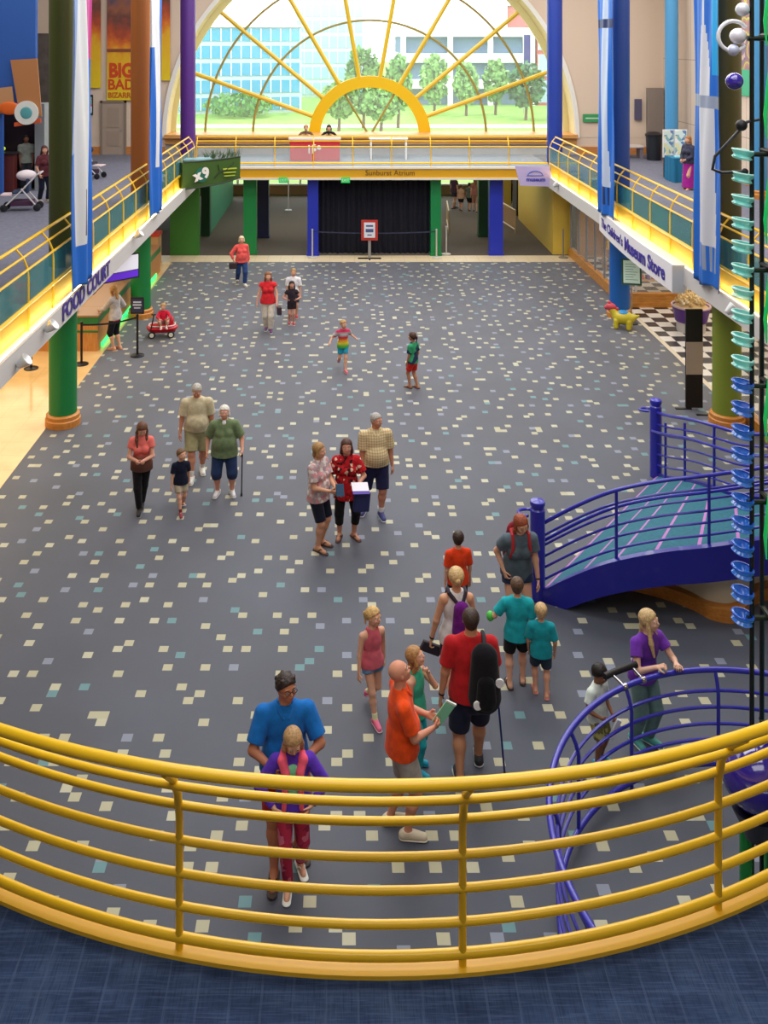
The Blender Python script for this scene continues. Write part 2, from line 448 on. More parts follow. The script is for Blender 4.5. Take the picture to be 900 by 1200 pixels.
    # ---- face parts
    if h < .012:
        for sd in (1, -1):
            e = MB().ball(hp_(.135 * sd, .352, .0), .052 * hh, 10); e.mat(1).ball(hp_(.138 * sd, .377, .0), .034 * hh, 10)
            obj('eye', e, [mat('e8e4de', .3), mat('2a211c', .3)], root, True)
            b = MB().tube([hp_(.06 * sd, .385, .085), hp_(.14 * sd, .395, .11), hp_(.22 * sd, .35, .085)], [.013 * hh, .017 * hh, .010 * hh], 6)
            obj('eyebrow', b, mat(hair[1] if hair[0] != 'bald' else '6a5038', .8), root, True)
        m_ = MB().tube([hp_(-.085, .385, -.235), hp_(0, .425, -.24), hp_(.085, .385, -.235)], [.008 * hh, .017 * hh, .008 * hh], 6)
        obj('lips', m_, mat('a8584e', .45), root, True)
    # ---- hair
    st, hcol = hair[0], hair[1]; ln = hair[2] if len(hair) > 2 else .3
    if st != 'bald':
        Hr = Vol()
        thick = .035 if st == 'crop' else .06
        nn = nv(hf * .62 - hu * .78)      # cut plane: keep crown and nape
        Hr.ell(hp_(0, -.06, .12), ((.362 + thick) * hh, (.41 + thick) * hh, (.375 + thick) * hh), R, kk)
        Hr.ell(hp_(0, -.20, -.10), (.30 * hh, .25 * hh, .30 * hh), R, kk)
        if st in ('curly',):
            for q in range(26):
                A = q * 2.4; z = .20 + .16 * math.sin(q * 1.7)
                Hr.ell(hp_(.3 * math.cos(A), -.08 + .34 * math.sin(A), z), (.10 * hh,) * 3, None, .02 * hh)
        pl = [(hp_(0, .0, .07) + hf * .10 * hh, nn)]
        hm = mat(hcol, .5, bump=.5, bscale=45, var=.25, spec=.4)
        Hm = Hr
        vobj('hair', Hm, h * .9, hm, root, pl)
        L = Vol()
        if st in ('long', 'bob'):
            dn = -up0 * .96 - f * .08
            for sd in (1, -1):
                a0 = hp_(.26 * sd, .02, .18); a1 = hp_(.34 * sd, .04, -.25)
                L.cone(a0, a1, .12 * hh, .11 * hh, .05 * hh)
                if st == 'long':
                    ctr = nv(a1 - S) * 0
                    L.cone(a1, a1 + dn * ln * H * .5 + f * (.03 if hair[3:] == ('front',) else -.02) * H, .11 * hh, .12 * hh, .06 * hh)
                    if hair[3:] == ('front',):
                        L.cone(a1 + dn * ln * H * .5 + f * .03 * H, a1 + dn * ln * H + f * .055 * H - r * sd * .01 * H, .12 * hh, .06 * hh, .06 * hh)
            b0 = hp_(0, -.35, .05); e0 = hp_(0, -.36, -.30)
            L.cone(b0, e0, .22 * hh, .26 * hh, .08 * hh, (hf, 1.5))
            if st == 'long': L.cone(e0, e0 + dn * ln * H * .9 - f * .02 * H, .27 * hh, .20 * hh, .08 * hh, (hf, 1.8))
        elif st == 'pony':
            b0 = hp_(0, -.44, .20); L.cone(b0, hp_(0, -.62, .02), .09 * hh, .10 * hh, .04 * hh); L.cone(hp_(0, -.62, .02), hp_(0, -.56, -.55), .10 * hh, .05 * hh, .04 * hh)
        elif st == 'bun': L.ell(hp_(0, -.50, .02), (.15 * hh, .13 * hh, .15 * hh), R, .03 * hh)
        if L.p: vobj({'pony': 'ponytail', 'bun': 'hair_bun'}.get(st, 'hair_lock'), L, h * .9, hm, root)
    # ---- clothes
    if top:
        c, slv, hem = top[0], top[1], top[2]; lo = top[3] if len(top) > 3 else .012
        e = lo * H; V = Vol(); torso(V, e, max(hem - .02, 0) * H)
        if slv == 0:   # vest: cut away the shoulders
            V.p = [p for p in V.p if not (p[0] == 'c' and (abs(p[3] - (.034 * H + e)) < 1e-9 or abs(p[3] - (.026 * H + e * .7)) < 1e-9))]
            for sd in (1, -1): V.cone(S + r * sd * hw * .42 - u * .09 * H, S + r * sd * hw * .42 + u * .026 * H, .026 * H, .014 * H, .014 * H, (f, .55))
        if hem > -.005: e2 = max(e, .019 * H); V.cone(P + u * .07 * H, P - u * max(hem, .005) * H, .082 * H * bw + e2, .090 * H * bw + e2 * 1.25, k, (f, 1.20), cutb=1.)
        if hem > -.005:
            for hip, kn, A, fo, sd in legs: V.cone(hip + up0 * .02 * H, hip - u * .12 * H, .056 * H * ls + e2 * .75, .056 * H * ls + e2 * .8, k)
        for sh, el, W, sd in arms:
            if slv > 0:
                q = min(slv, 1.); am = 1 + (bw - 1) * .5
                V.cone(sh, sh + (el - sh) * q, .034 * H * am + e * .7, (.034 - .009 * q) * H * am + e * (1.3 if slv < 1 else .8), .012 * H, cutb=1. if slv < 1 else None)
                if slv > 1: V.cone(el, el + (W - el) * (slv - 1), .025 * H * am + e * .6, .019 * H * am + e * .5, .01 * H, cutb=1.)
        m_ = c if not isinstance(c, str) else fabric(c)
        vobj(top[4] if len(top) > 4 else 'shirt', V, h, m_, root, [(P - u * hem * H, -u), (N_ + u * .022 * H, u)])
    if bottom:
        c, ln_, lo = bottom[0], bottom[1], bottom[2]; V = Vol(); e = lo * H
        V.cone(P + u * .055 * H, P - u * .01 * H, .078 * H * bw + e * .4, .086 * H * bw + e * .6, k, (f, 1.28))
        if len(bottom) > 3 and bottom[3] == 'skirt':
            V.cone(P, P - up0 * (ln_ * .95 * P[2]), .088 * H * bw + e, .115 * H * bw + e, k, (f, 1.15), cutb=1.)
        for hip, kn, A, fo, sd in legs if not (len(bottom) > 3 and bottom[3] == 'skirt') else ():
            q = min(ln_ / .5, 1.)
            V.cone(hip, hip + (kn - hip) * q, .054 * H * ls + e * .6, (.054 - .018 * q) * H * ls + e, .014 * H, cutb=1. if ln_ <= .5 else None)
            if ln_ > .5:
                q = (ln_ - .5) / .5
                V.cone(kn, kn + (A - kn) * q, .036 * H * ls + e, (.036 - .010 * q) * H * ls + e, .014 * H, cutb=1.)
        m_ = c if not isinstance(c, str) else fabric(c)
        vobj(bottom[3] if len(bottom) > 3 else ('shorts' if ln_ <= .62 else 'trousers'), V, h, m_, root, [(P + u * .065 * H, u)])
    for hip, kn, A, fo, sd in legs:
        fs = nv(np.cross(fo, up0)); fup = nv(np.cross(fs, fo)); fup = fup if fup[2] > 0 else -fup
        if socks:
            V = Vol().cone(A + (kn - A) * .28, A - (kn - A) * .02, .026 * H, .023 * H, .01, cuta=0.); vobj('sock', V, h * .9, mat(socks, .9), root)
        if shoes and shoes[0] == 'shoe':
            V = Vol(); hl = A - fo * .024 * H - fup * .018 * H
            V.cone(hl, A + fo * .095 * H - fup * .022 * H, .026 * H, .023 * H, .012 * H); V.cone(A - fup * .002 * H, A + fo * .06 * H - fup * .016 * H, .025 * H, .021 * H, .014 * H)
            V.cone(A + up0 * .006 * H, hl, .024 * H, .026 * H, .012 * H)
            q0 = A - fup * (.0405 * H)
            o = vobj('shoe', V, h * .9, mat(shoes[1], .6, bump=.1, bscale=40), root, [(q0, -fup), (A + up0 * .012 * H, up0)])
            V = Vol(); V.cone(q0 + fup * .006 * H - fo * .024 * H, q0 + fup * .006 * H + fo * .095 * H, .029 * H, .027 * H, .012 * H, (fup, 3.2))
            vobj('sole', V, h * .6, mat(shoes[2] if len(shoes) > 2 else 'e6e4de', .7), o if o else root, [(q0, -fup)])
        elif shoes:
            V = Vol(); q0 = A - fup * (.0405 * H)
            V.cone(q0 + fup * .004 * H - fo * .028 * H, q0 + fup * .004 * H + fo * .098 * H, .030 * H, .028 * H, .012 * H, (fup, 3.4))
            o = vobj('sandal', V, h * .6, mat(shoes[1], .7), root, [(q0, -fup)])
            if o:
                m_ = MB(); c0 = A + fo * .075 * H - fup * .012 * H
                for s2 in (1, -1): m_.tube([A + fs * s2 * .026 * H + fo * .02 * H - fup * .032 * H, A + fs * s2 * .018 * H + fo * .045 * H - fup * .003 * H, c0], .0045 * H, 6)
                obj('strap', m_, mat(shoes[1], .7), o, True)
    info = dict(root=root, P=P, S=S, u=u, r=r, f=f, hc=hc, hh=hh, hs=hs, hf=hf, hu=hu, arms=arms, legs=legs, H=H, hw=hw, hp=hp_)
    for ex in extras: ex(info)
    return info
def to_world(info, p):
    rt = info['root']; M = Matrix.Translation(rt.location) @ Matrix.Rotation(rt.rotation_euler.z, 4, 'Z')
    return M @ Vector(p)
def to_local(loc, yaw, p, H):
    M = (Matrix.Translation(loc) @ Matrix.Rotation(math.radians(yaw), 4, 'Z')).inverted(); v = M @ Vector(p); return (v.x / H, v.y / H, v.z / H)
def world_dir(info, d): return Matrix.Rotation(info['root'].rotation_euler.z, 3, 'Z') @ Vector(d)
def glasses(info):
    hp_, hh = info['hp'], info['hh']; m = MB()
    for sd in (1, -1):
        pts = [hp_(sd * .145 + .10 * math.cos(a), .42, .0 + .07 * math.sin(a)) for a in np.linspace(0, 2 * PI, 13)[:-1]]
        m.tube(pts, .012 * hh, 6, closed=True)
        m.tube([hp_(sd * .24, .42, .02), hp_(sd * .335, .22, .02), hp_(sd * .34, -.02, .0)], .010 * hh, 6)
    m.tube([hp_(-.05, .43, .02), hp_(.05, .43, .02)], .011 * hh, 6)
    obj('glasses', m, mat('1a1a1c', .3), info['root'], True)
def watch(i, c='222226'):
    def fn(info):
        sh, el, W, sd = info['arms'][i]; d = nv(W - el); H = info['H']
        obj('wristwatch', MB().tube([W - d * .012 * H, W - d * .001 * H], .0185 * H, 12), mat(c, .5), info['root'], True)
    return fn
def hood(c):
    def fn(info):
        S, u, r, f, H, hw = [info[q] for q in ('S', 'u', 'r', 'f', 'H', 'hw')]
        V = Vol()
        pts = [S - u * .05 * H + f * .075 * H + r * .045 * H, S + u * .005 * H + r * hw * .62 + f * .045 * H, S + u * .02 * H + r * hw * .35 - f * .06 * H, S + u * .02 * H - r * hw * .35 - f * .06 * H, S + u * .005 * H - r * hw * .62 + f * .045 * H, S - u * .05 * H + f * .075 * H - r * .045 * H]
        for a, b in zip(pts, pts[1:]): V.cone(a, b, .028 * H, .028 * H, .012 * H)
        for sd in (1, -1): V.cone(S - u * .05 * H + f * .075 * H + r * sd * .045 * H, info['P'] + u * .03 * H + f * .088 * H + r * sd * .055 * H, .022 * H, .016 * H, .012 * H)
        vobj('hood', V, .008, fabric(c), info['root'])
    return fn
def panel(c, w=.045, lo=.02, hi=.22, out=.0):
    """shirt front seen between the open edges of a jacket"""
    def fn(info):
        S, P, u, r, f, H = [info[q] for q in ('S', 'P', 'u', 'r', 'f', 'H')]
        V = Vol().cone(P + u * lo * H + f * .055 * H, S - u * .05 * H + f * .058 * H, w * H, w * H, .01 * H, (f, 1.6)); vobj('inner_shirt', V, .008, fabric(c), info['root'])
    return fn
def placket(c):
    def fn(info):
        S, P, u, r, f, H = [info[q] for q in ('S', 'P', 'u', 'r', 'f', 'H')]; m = MB()
        for sd in (1, -1): m.tube([S + u * .035 * H + r * sd * .035 * H - f * .0 * H, S + u * .012 * H + r * sd * .032 * H + f * .042 * H, S - u * .02 * H + r * sd * .012 * H + f * .066 * H], [.012 * H, .014 * H, .008 * H], 8)
        obj('collar', m, fabric(c), info['root'], True)
    return fn
def shirt_print(c, w=.09, hgt=.07, dz=-.1, out=.082):
    def fn(info):
        S, u, r, f, H = [info[q] for q in ('S', 'u', 'r', 'f', 'H')]
        V = Vol().cone(S + u * (dz - hgt * .3) * H + f * out * H, S + u * (dz + hgt * .3) * H + f * out * H, w * .5 * H, w * .5 * H, .01, (f, 3.)); vobj('shirt_print', V, .007, mat(c, .8), info['root'])
    return fn
# ================================================================ building shell
XL, XR = -5.38, 7.57          # rail lines of the side balconies
YB = 34.3                      # front of the bridge balcony at the back
WALLC = 'dcc8b4'
def carpet_mat():
    m, nt, b, N, K = nodes_mat('tile_carpet')
    tc = N('ShaderNodeTexCoord')
    def vm(op, a, v=None, sv=None):
        q = N('ShaderNodeVectorMath'); q.operation = op; K(a, q.inputs[0])
        if sv is not None: q.inputs[3].default_value = sv
        if v is not None:
            if hasattr(v, 'links'): K(v, q.inputs[1])
            else: q.inputs[1].default_value = v
        return q.outputs['Value' if op in ('DISTANCE', 'LENGTH') else 0]
    cell = vm('FLOOR', vm('SCALE', tc.outputs['Object'], sv=1 / .12))            # tile index
    big = vm('FLOOR', vm('MULTIPLY', cell, (1 / 3, .25, 0)))                                 # one pale tile in each 3 x 4 block
    wn = N('ShaderNodeTexWhiteNoise'); wn.noise_dimensions = '2D'; K(big, wn.inputs['Vector'])
    pick = vm('FLOOR', vm('MULTIPLY', wn.outputs['Color'], (2.999, 3.999, 0)))
    here = vm('SUBTRACT', cell, vm('MULTIPLY', big, (3., 4., 0)))
    dist = vm('DISTANCE', vm('MULTIPLY', here, (1, 1, 0)), pick)
    gt0 = N('ShaderNodeMath'); gt0.operation = 'LESS_THAN'; gt0.inputs[1].default_value = .5; K(dist, gt0.inputs[0])
    drop = N('ShaderNodeMath'); drop.operation = 'LESS_THAN'; drop.inputs[1].default_value = 1.01; K(wn.outputs['Value'], drop.inputs[0])
    gt = N('ShaderNodeMath'); gt.operation = 'MULTIPLY'; K(gt0.outputs[0], gt.inputs[0]); K(drop.outputs[0], gt.inputs[1])
    w2 = N('ShaderNodeTexWhiteNoise'); w2.noise_dimensions = '2D'; K(cell, w2.inputs['Vector']); sp = N('ShaderNodeSeparateColor'); K(w2.outputs['Color'], sp.inputs[0])
    r = ramp(nt, [(0, 'aaa78b'), (.50, '56838a'), (.63, '788194'), (.80, 'b2b199')]); K(sp.outputs[1], r.inputs[0])
    n1 = N('ShaderNodeTexNoise'); n1.inputs['Scale'].default_value = 260; n1.inputs['Detail'].default_value = 2; K(tc.outputs['Object'], n1.inputs['Vector'])
    n2 = N('ShaderNodeTexNoise'); n2.inputs['Scale'].default_value = .5; n2.inputs['Detail'].default_value = 4; K(tc.outputs['Object'], n2.inputs['Vector'])
    br = ramp(nt, [(.3, '333a49'), (.7, '4c5467')], 'LINEAR'); K(n1.outputs['Fac'], br.inputs[0])
    st = ramp(nt, [(.3, 'd6d6d6'), (.7, 'ffffff')], 'LINEAR'); K(n2.outputs['Fac'], st.inputs[0])
    mu = N('ShaderNodeMix'); mu.data_type = 'RGBA'; mu.blend_type = 'MULTIPLY'; mu.inputs[0].default_value = 1; K(br.outputs[0], mu.inputs[6]); K(st.outputs[0], mu.inputs[7])
    mx = N('ShaderNodeMix'); mx.data_type = 'RGBA'; K(gt.outputs[0], mx.inputs[0]); K(mu.outputs[2], mx.inputs[6]); K(r.outputs[0], mx.inputs[7])
    K(mx.outputs[2], b.inputs['Base Color']); b.inputs['Roughness'].default_value = .62; b.inputs['Specular IOR Level'].default_value = .5
    b.inputs['Sheen Weight'].default_value = .35; b.inputs['Sheen Roughness'].default_value = .5
    return m
def grid_mat(c1, c2, lc, size, wdt=.035, rough=.9, sheen=0., spec=.3, noise=30, lmix=.5):
    """carpet or stone floor with a fine grid of joints or threads"""
    m, nt, b, N, K = nodes_mat('gridded_floor')
    tc = N('ShaderNodeTexCoord')
    n1 = N('ShaderNodeTexNoise'); n1.inputs['Scale'].default_value = noise; n1.inputs['Detail'].default_value = 5; K(tc.outputs['Object'], n1.inputs['Vector'])
    br = ramp(nt, [(.3, c1), (.7, c2)], 'LINEAR'); K(n1.outputs['Fac'], br.inputs[0])
    bk = N('ShaderNodeTexBrick'); bk.offset = 0; bk.inputs['Scale'].default_value = 1; bk.inputs['Brick Width'].default_value = size; bk.inputs['Row Height'].default_value = size
    bk.inputs['Mortar Size'].default_value = wdt * size; bk.inputs['Mortar Smooth'].default_value = .3
    K(tc.outputs['Object'], bk.inputs['Vector'])
    f = N('ShaderNodeMath'); f.operation = 'MULTIPLY'; f.inputs[1].default_value = lmix; K(bk.outputs['Fac'], f.inputs[0])
    mx = N('ShaderNodeMix'); mx.data_type = 'RGBA'; K(f.outputs[0], mx.inputs[0]); K(br.outputs[0], mx.inputs[6]); mx.inputs[7].default_value = lin(lc) + (1,)
    K(mx.outputs[2], b.inputs['Base Color']); b.inputs['Roughness'].default_value = rough; b.inputs['Sheen Weight'].default_value = sheen; b.inputs['Specular IOR Level'].default_value = spec
    return m
YEL = mat('f0c018', .32, spec=.5, coat=.2); YEL2 = mat('d9a400', .4)
BLUE = mat('2a2aa8', .3, coat=.3); STEEL = mat('b8b8bc', .25, 1.); BLACK = mat('101012', .5); WHITE = mat('e8e6e2', .5)
WOODT = wood('b8742a', 'd89a48', 3, (1, 6, 6), .35)
GLASS = mat('a8d8dc', .05, alpha=.22, spec=.8); GLASSW = mat('dce8ee', .05, alpha=.16, spec=.9)
# floors
cm = carpet_mat()
struct('floor', MB().box(-6.08, 8.45, -3, 33.6, -.15, 0), cm)
struct('floor', MB().box(-13.5, 8.45, 33.6, 34.6, -.15, 0), grid_mat('c9b795', 'd8c8a6', 'a89878', .45, .02, .4))
struct('floor', MB().box(-13.5, -6.08, -3, 33.6, -.15, .002), grid_mat('dcb478', 'ecca90', 'c8a068', .6, .012, .14, spec=.7, noise=1.5))
struct('floor', MB().box(-13.5, 13.2, 34.6, 48.2, -.15, .001), mat('5c5349', .9, var=.15, bscale=30))
m, nt, b, N, K = nodes_mat('checker_floor')
tc = N('ShaderNodeTexCoord'); ck = N('ShaderNodeTexChecker'); ck.inputs['Scale'].default_value = 1 / .42
ck.inputs[1].default_value = lin('e2e0dc') + (1,); ck.inputs[2].default_value = lin('26262e') + (1,); K(tc.outputs['Object'], ck.inputs[0]); K(ck.outputs[0], b.inputs['Base Color']); b.inputs['Roughness'].default_value = .3
struct('floor', MB().box(8.45, 13.2, -3, 34.6, -.15, .002), m)
struct('trim_1', MB().box(8.38, 8.5, 20.6, 27.4, 0, .008), mat('d8cdb8', .5))
# upper decks
DK = mat('6e7080', .85, var=.12, bscale=12, spec=.3)
SL = mat('d9d4ce', .7)
struct('floor', MB().box(-13.5, XL - .10, 8.0, 38, 3.0, DECK), DK)
struct('floor', MB().box(XR + .10, 13.2, 8.0, 38, 3.0, DECK), DK)
struct('floor', MB().box(XL - .10, XR + .10, YB + .08, 38, 3.0, DECK), mat('8a98a4', .8, var=.08, bscale=8))
struct('ceiling', MB().box(-13.5, -5.25, 8, 34.3, 2.72, 2.99), SL)
struct('ceiling', MB().box(7.44, 13.2, 8, 34.3, 2.72, 2.99), SL)
struct('ceiling', MB().box(-13.5, 13.2, 34.4, 48.2, 2.85, 2.99), SL)
struct('ceiling', MB().box(-14, 14, -5, 40, 13.2, 13.5), mat('d8d4cc', .8))
struct('roof_lower' if 0 else 'trim_2', MB().box(-13.5, 13.2, 38.9, 48.4, 3.0, 3.2), mat('a9a79f', .9))
# outer walls
W_ = mat(WALLC, .8, bump=.03, bscale=20)
struct('wall_left', MB().box(-13.8, -13.5, -5, 48.4, 0, 13.2), mat('8a8078', .8))
struct('wall_front', MB().box(-14, 14, -5.3, -5, 0, 13.2), mat('b8aca0', .8))
m, nt, b, N, K = nodes_mat('painted_wall')   # cream wall with a mural zone and a green band
tc = N('ShaderNodeTexCoord'); s = N('ShaderNodeSeparateXYZ'); K(tc.outputs['Object'], s.inputs[0])
bk = N('ShaderNodeTexBrick'); bk.offset = 0; bk.inputs['Scale'].default_value = 1; bk.inputs['Brick Width'].default_value = 2.4; bk.inputs['Row Height'].default_value = 2.4; bk.inputs['Mortar Size'].default_value = .012
bk.inputs['Color1'].default_value = lin('e2cebc') + (1,); bk.inputs['Color2'].default_value = lin('decab8') + (1,); bk.inputs['Mortar'].default_value = lin('a89688') + (1,)
cb = N('ShaderNodeCombineXYZ'); ad = N('ShaderNodeMath'); ad.operation = 'ADD'; K(s.outputs[0], ad.inputs[0]); K(s.outputs[1], ad.inputs[1]); K(ad.outputs[0], cb.inputs[0]); K(s.outputs[2], cb.inputs[1]); K(cb.outputs[0], bk.inputs['Vector'])
K(bk.outputs['Color'], b.inputs['Base Color']); b.inputs['Roughness'].default_value = .8
PW = m
struct('wall_right', MB().box(13.0, 13.3, -5, 48.4, 0, 13.2), PW)
# back wall with its half-round opening
cx, cz, Ro, Ri = 1.16, 3.98, 8.32, 8.12
def arch_wall(y0, y1, mt, name, xs=(-13.5, 13.0)):
    mb = MB(); n = 48
    def outer(a):
        c, s_ = math.cos(a), math.sin(a); t = 1e9
        if c > 1e-6: t = min(t, (xs[1] - cx) / c)
        if c < -1e-6: t = min(t, (xs[0] - cx) / c)
        if s_ > 1e-6: t = min(t, (13.2 - cz) / s_)
        return (cx + t * c, cz + t * s_)
    angs = sorted(set([PI * i / n for i in range(n + 1)] + [math.atan2(13.2 - cz, xs[1] - cx), math.atan2(13.2 - cz, xs[0] - cx)]))
    for a, b_ in zip(angs, angs[1:]):
        ia = (cx + Ro * math.cos(a), cz + Ro * math.sin(a)); ib = (cx + Ro * math.cos(b_), cz + Ro * math.sin(b_))
        mb.prism([ia, outer(a), outer(b_), ib], y0, y1, 'xz')
    return struct(name, mb, mt)
arch_wall(38.0, 39.2, W_, 'wall_back')
struct('wall_back', MB().box(cx - Ro, cx + Ro, 38.0, 38.3, DECK, 3.98), mat('a9a6a2', .8))
for x0, x1 in ((-13.5, cx - Ro), (cx + Ro, 13.0)): struct('wall_back', MB().box(x0, x1, 38.0, 39.2, DECK, 3.99), W_)
struct('trim_3', MB().box(cx - Ro, cx + Ro, 37.72, 39.2, 3.98, 4.12).box(cx - Ro, cx + Ro, 37.9, 38.0, 3.72, 3.98), wood('c98c48', 'dba45e'))
for x0, x1 in ((-13.4, cx - Ro), (cx + Ro, 13.0)): struct('baseboard_back', MB().box(x0, x1, 37.94, 38.0, DECK, 3.62), wood('b8743a', 'cc8a4c'))
struct('baseboard_right', MB().box(12.94, 13.0, 8, 38, DECK, 3.55), wood('b8743a', 'cc8a4c'))
rv = MB(); n = 64
def ringx(mb, cx_, cz_, r0, r1, y0, y1, a0=0, a1=PI):
    A = [(cx_ + r0 * math.cos(a0 + (a1 - a0) * i / n), cz_ + r0 * math.sin(a0 + (a1 - a0) * i / n)) for i in range(n + 1)]
    B = [(cx_ + r1 * math.cos(a0 + (a1 - a0) * i / n), cz_ + r1 * math.sin(a0 + (a1 - a0) * i / n)) for i in range(n + 1)]
    for i in range(n): mb.prism([A[i], A[i + 1], B[i + 1], B[i]], y0, y1, 'xz')
ringx(rv, cx, cz, Ro - .05, Ro + .12, 37.93, 38.02); struct('trim_4', rv, mat('ecebe4', .5))
rv = MB(); ringx(rv, cx, cz, Ro - .06, Ro + .02, 38.02, 39.2); struct('trim_4', rv, mat('e2d8a4', .6))
rv = MB(); ringx(rv, 1.14, 3.9, 8.05, 8.4, 39.0, 39.15); struct('trim_4', rv, mat('dcd49a', .6))
# half-round window
wr = bpy.data.objects.new('window_1', None); COL.objects.link(wr); wr['kind'] = 'structure'; wr.location = (1.14, 39.1, 3.9)
def arc(r, n=40, a0=0, a1=PI): return [(r * math.cos(a0 + (a1 - a0) * i / n), 0, r * math.sin(a0 + (a1 - a0) * i / n)) for i in range(n + 1)]
MUL = mat('d6b21c', .4); MULB = mat('9a8a48', .45)
rv = MB(); ringx(rv, 0, 0, 2.06, 2.54, -.16, .12); obj('arch_ring', rv, mat('deb400', .4), wr)
for r in (4.86, 6.85): obj('arch_bar', MB().tube(arc(r), .055, 6), MULB, wr, True)
for k in range(8):
    a = math.radians(20 + 20 * k)
    obj('spoke', MB().tube([(2.5 * math.cos(a), -.04, 2.5 * math.sin(a)), (8.05 * math.cos(a), -.04, 8.05 * math.sin(a))], .09, 8), MUL, wr, True)
for a in (60, 120):
    a = math.radians(a); obj('mullion', MB().tube([(.15 * math.cos(a), 0, .15), (2.1 * math.cos(a), 0, 2.1 * math.sin(a))], .05, 6), MULB, wr, True)
obj('window_pane', MB().prism([(p[0], p[2]) for p in arc(8.08)], .02, .05, 'xz'), mat('eef6f4', .02, alpha=.10, spec=.5), wr)

# lower corridor behind the bridge
struct('wall_far', MB().box(-13.5, 13.2, 48.0, 48.3, 0, .55), mat('9a7c58', .7))
struct('trim_5', MB().box(-13.5, 13.2, 47.85, 48.0, .5, .58), WHITE)
for i, x in enumerate((-12, -8.6, -5.4, -2.2, 1, 4.2, 7.4, 10.6)): struct('window_%d' % (i + 2), MB().box(x, x + .12, 47.98, 48.2, .55, 2.9).box(x, x + 3.2, 48.0, 48.1, .95, 1.0), WHITE)
struct('wall_column', MB().box(-4.35, -3.75, 46.5, 47.2, 0, 2.85), mat('b08a58', .7)).name = 'wall_far'
GR = mat('2f6e22', .55); DG = mat('0f4a26', .55); TG = mat('2c8a62', .5)
struct('wall_green', MB().box(-6.35, -5.28, 34.6, 34.9, 0, 2.85), GR)
struct('wall_green', MB().box(-5.7, -5.35, 37.9, 38.3, 0, 2.85), DG)
struct('wall_teal', MB().box(-5.55, -5.4, 38.3, 46.5, 0, 2.85), TG)
YW = mat('d8b94a', .6)
struct('wall_yellow', MB().box(7.8, 8.5, 34.75, 35.0, 0, 2.85).box(7.8, 7.95, 35.0, 41.6, 0, 2.85).box(7.2, 7.95, 44.2, 44.5, 0, 2.85), YW)
struct('door_1', MB().box(7.86, 7.94, 42.3, 43.3, 0, 2.3), mat('3a2a1e', .6))
# bridge beam
struct('trim_6', MB().box(XL, XR, YB - .06, YB + .06, 2.92, 3.24), mat('d8a21a', .45))
struct('trim_7', MB().box(XL, XR, YB - .10, YB + .08, 3.24, 3.31).box(XL, XR, YB - .10, YB + .08, 2.84, 2.92), mat('e4dcc8', .5))
text('Sunburst Atrium', .27, (1.75, YB - .075, 3.09), (PI / 2, 0, 0), mat('6a4a10', .5)).name = 'beam_lettering'
bpy.data.objects['beam_lettering']['kind'] = 'structure'
# fascias of the side balconies with their lit ledge
FC = mat('c9c7c6', .6)
for sgn, X0, nm in ((-1, XL, 'left'), (1, XR, 'right')):
    s_ = -sgn; xo = X0 + .2 * s_
    a0, a1 = sorted((xo, xo - .06 * s_)); struct('wall_%s' % nm, MB().box(a0, a1, 8, YB - .1, 2.68, 3.05), FC)
    a0, a1 = sorted((xo - .06 * s_, X0 - .03 * s_)); struct('trim_8', MB().box(a0, a1, 8, YB - .1, 2.9, 2.98), WHITE)
    a0, a1 = sorted((X0 - .03 * s_, X0 - .09 * s_)); struct('trim_9', MB().box(a0, a1, 8, YB - .1, 2.9, 3.43), mat('e0b52c', .5))
    a0, a1 = sorted((xo - .10 * s_, xo - .13 * s_)); struct('trim_10', MB().box(a0, a1, 8, YB - .3, 2.985, 3.01), mat('fff0c0', .5, emit=15.))
# ---------------------------------------------------------------- railings
def rail_set(name, label, P0, P1, inward, glass, n, last=True, glassm=GLASS):
    """straight balcony railing: three bent-back handrails, posts, glass panels, bottom tube; inward = unit vector towards the deck"""
    rt = thing(name, label, 'railing', (P0[0], P0[1], DECK))
    d = Vector((P1[0] - P0[0], P1[1] - P0[1], 0)); L = d.length; d.normalize(); iv = Vector(inward)
    for nm, off, z, r in (('handrail', .22, 1.10, .030), ('rail', .09, .94, .022), ('rail', 0, .74, .022), ('bottom_rail', 0, .14, .035)):
        obj(nm, MB().tube([iv * off + Vector((0, 0, z)), d * L + iv * off + Vector((0, 0, z))], r, 8), YEL, rt, True)
    pm = None
    for i in range(n + (1 if last else 0)):
        q = d * (L * i / n)
        if pm is None:
            pm = obj('post', MB().tube([(0, 0, -.34), (0, 0, .60), iv * .02 + Vector((0, 0, .78)), iv * .09 + Vector((0, 0, .94)), iv * .22 + Vector((0, 0, 1.09))], .020, 8), YEL, rt, True); pm.location = q
        else: c = pm.copy(); COL.objects.link(c); c.location = q; c.parent = rt
        if glass and i < n:
            a, b_ = q + d * .04, q + d * (L / n - .04)
            w = iv * .012; obj('glass_panel', MB().add([a + Vector((0, 0, .18)), b_ + Vector((0, 0, .18)), b_ + Vector((0, 0, .72)), a + Vector((0, 0, .72))] + [v + w for v in (a + Vector((0, 0, .18)), b_ + Vector((0, 0, .18)), b_ + Vector((0, 0, .72)), a + Vector((0, 0, .72)))],
                [(0, 1, 2, 3), (7, 6, 5, 4), (0, 4, 5, 1), (1, 5, 6, 2), (2, 6, 7, 3), (3, 7, 4, 0)]), glassm, rt)
    return rt
TEAL = mat('3f8a8c', .06, alpha=.55, spec=.8)
rail_set('balcony_railing', 'yellow railing with teal glass panels along the left balcony above the food court', (XL, 10.5), (XL, YB - .05), (-1, 0, 0), True, 17, glassm=TEAL)
rail_set('balcony_railing', 'yellow railing with teal glass panels along the right balcony above the store', (XR, 10.5), (XR, YB - .05), (1, 0, 0), True, 17, glassm=TEAL)
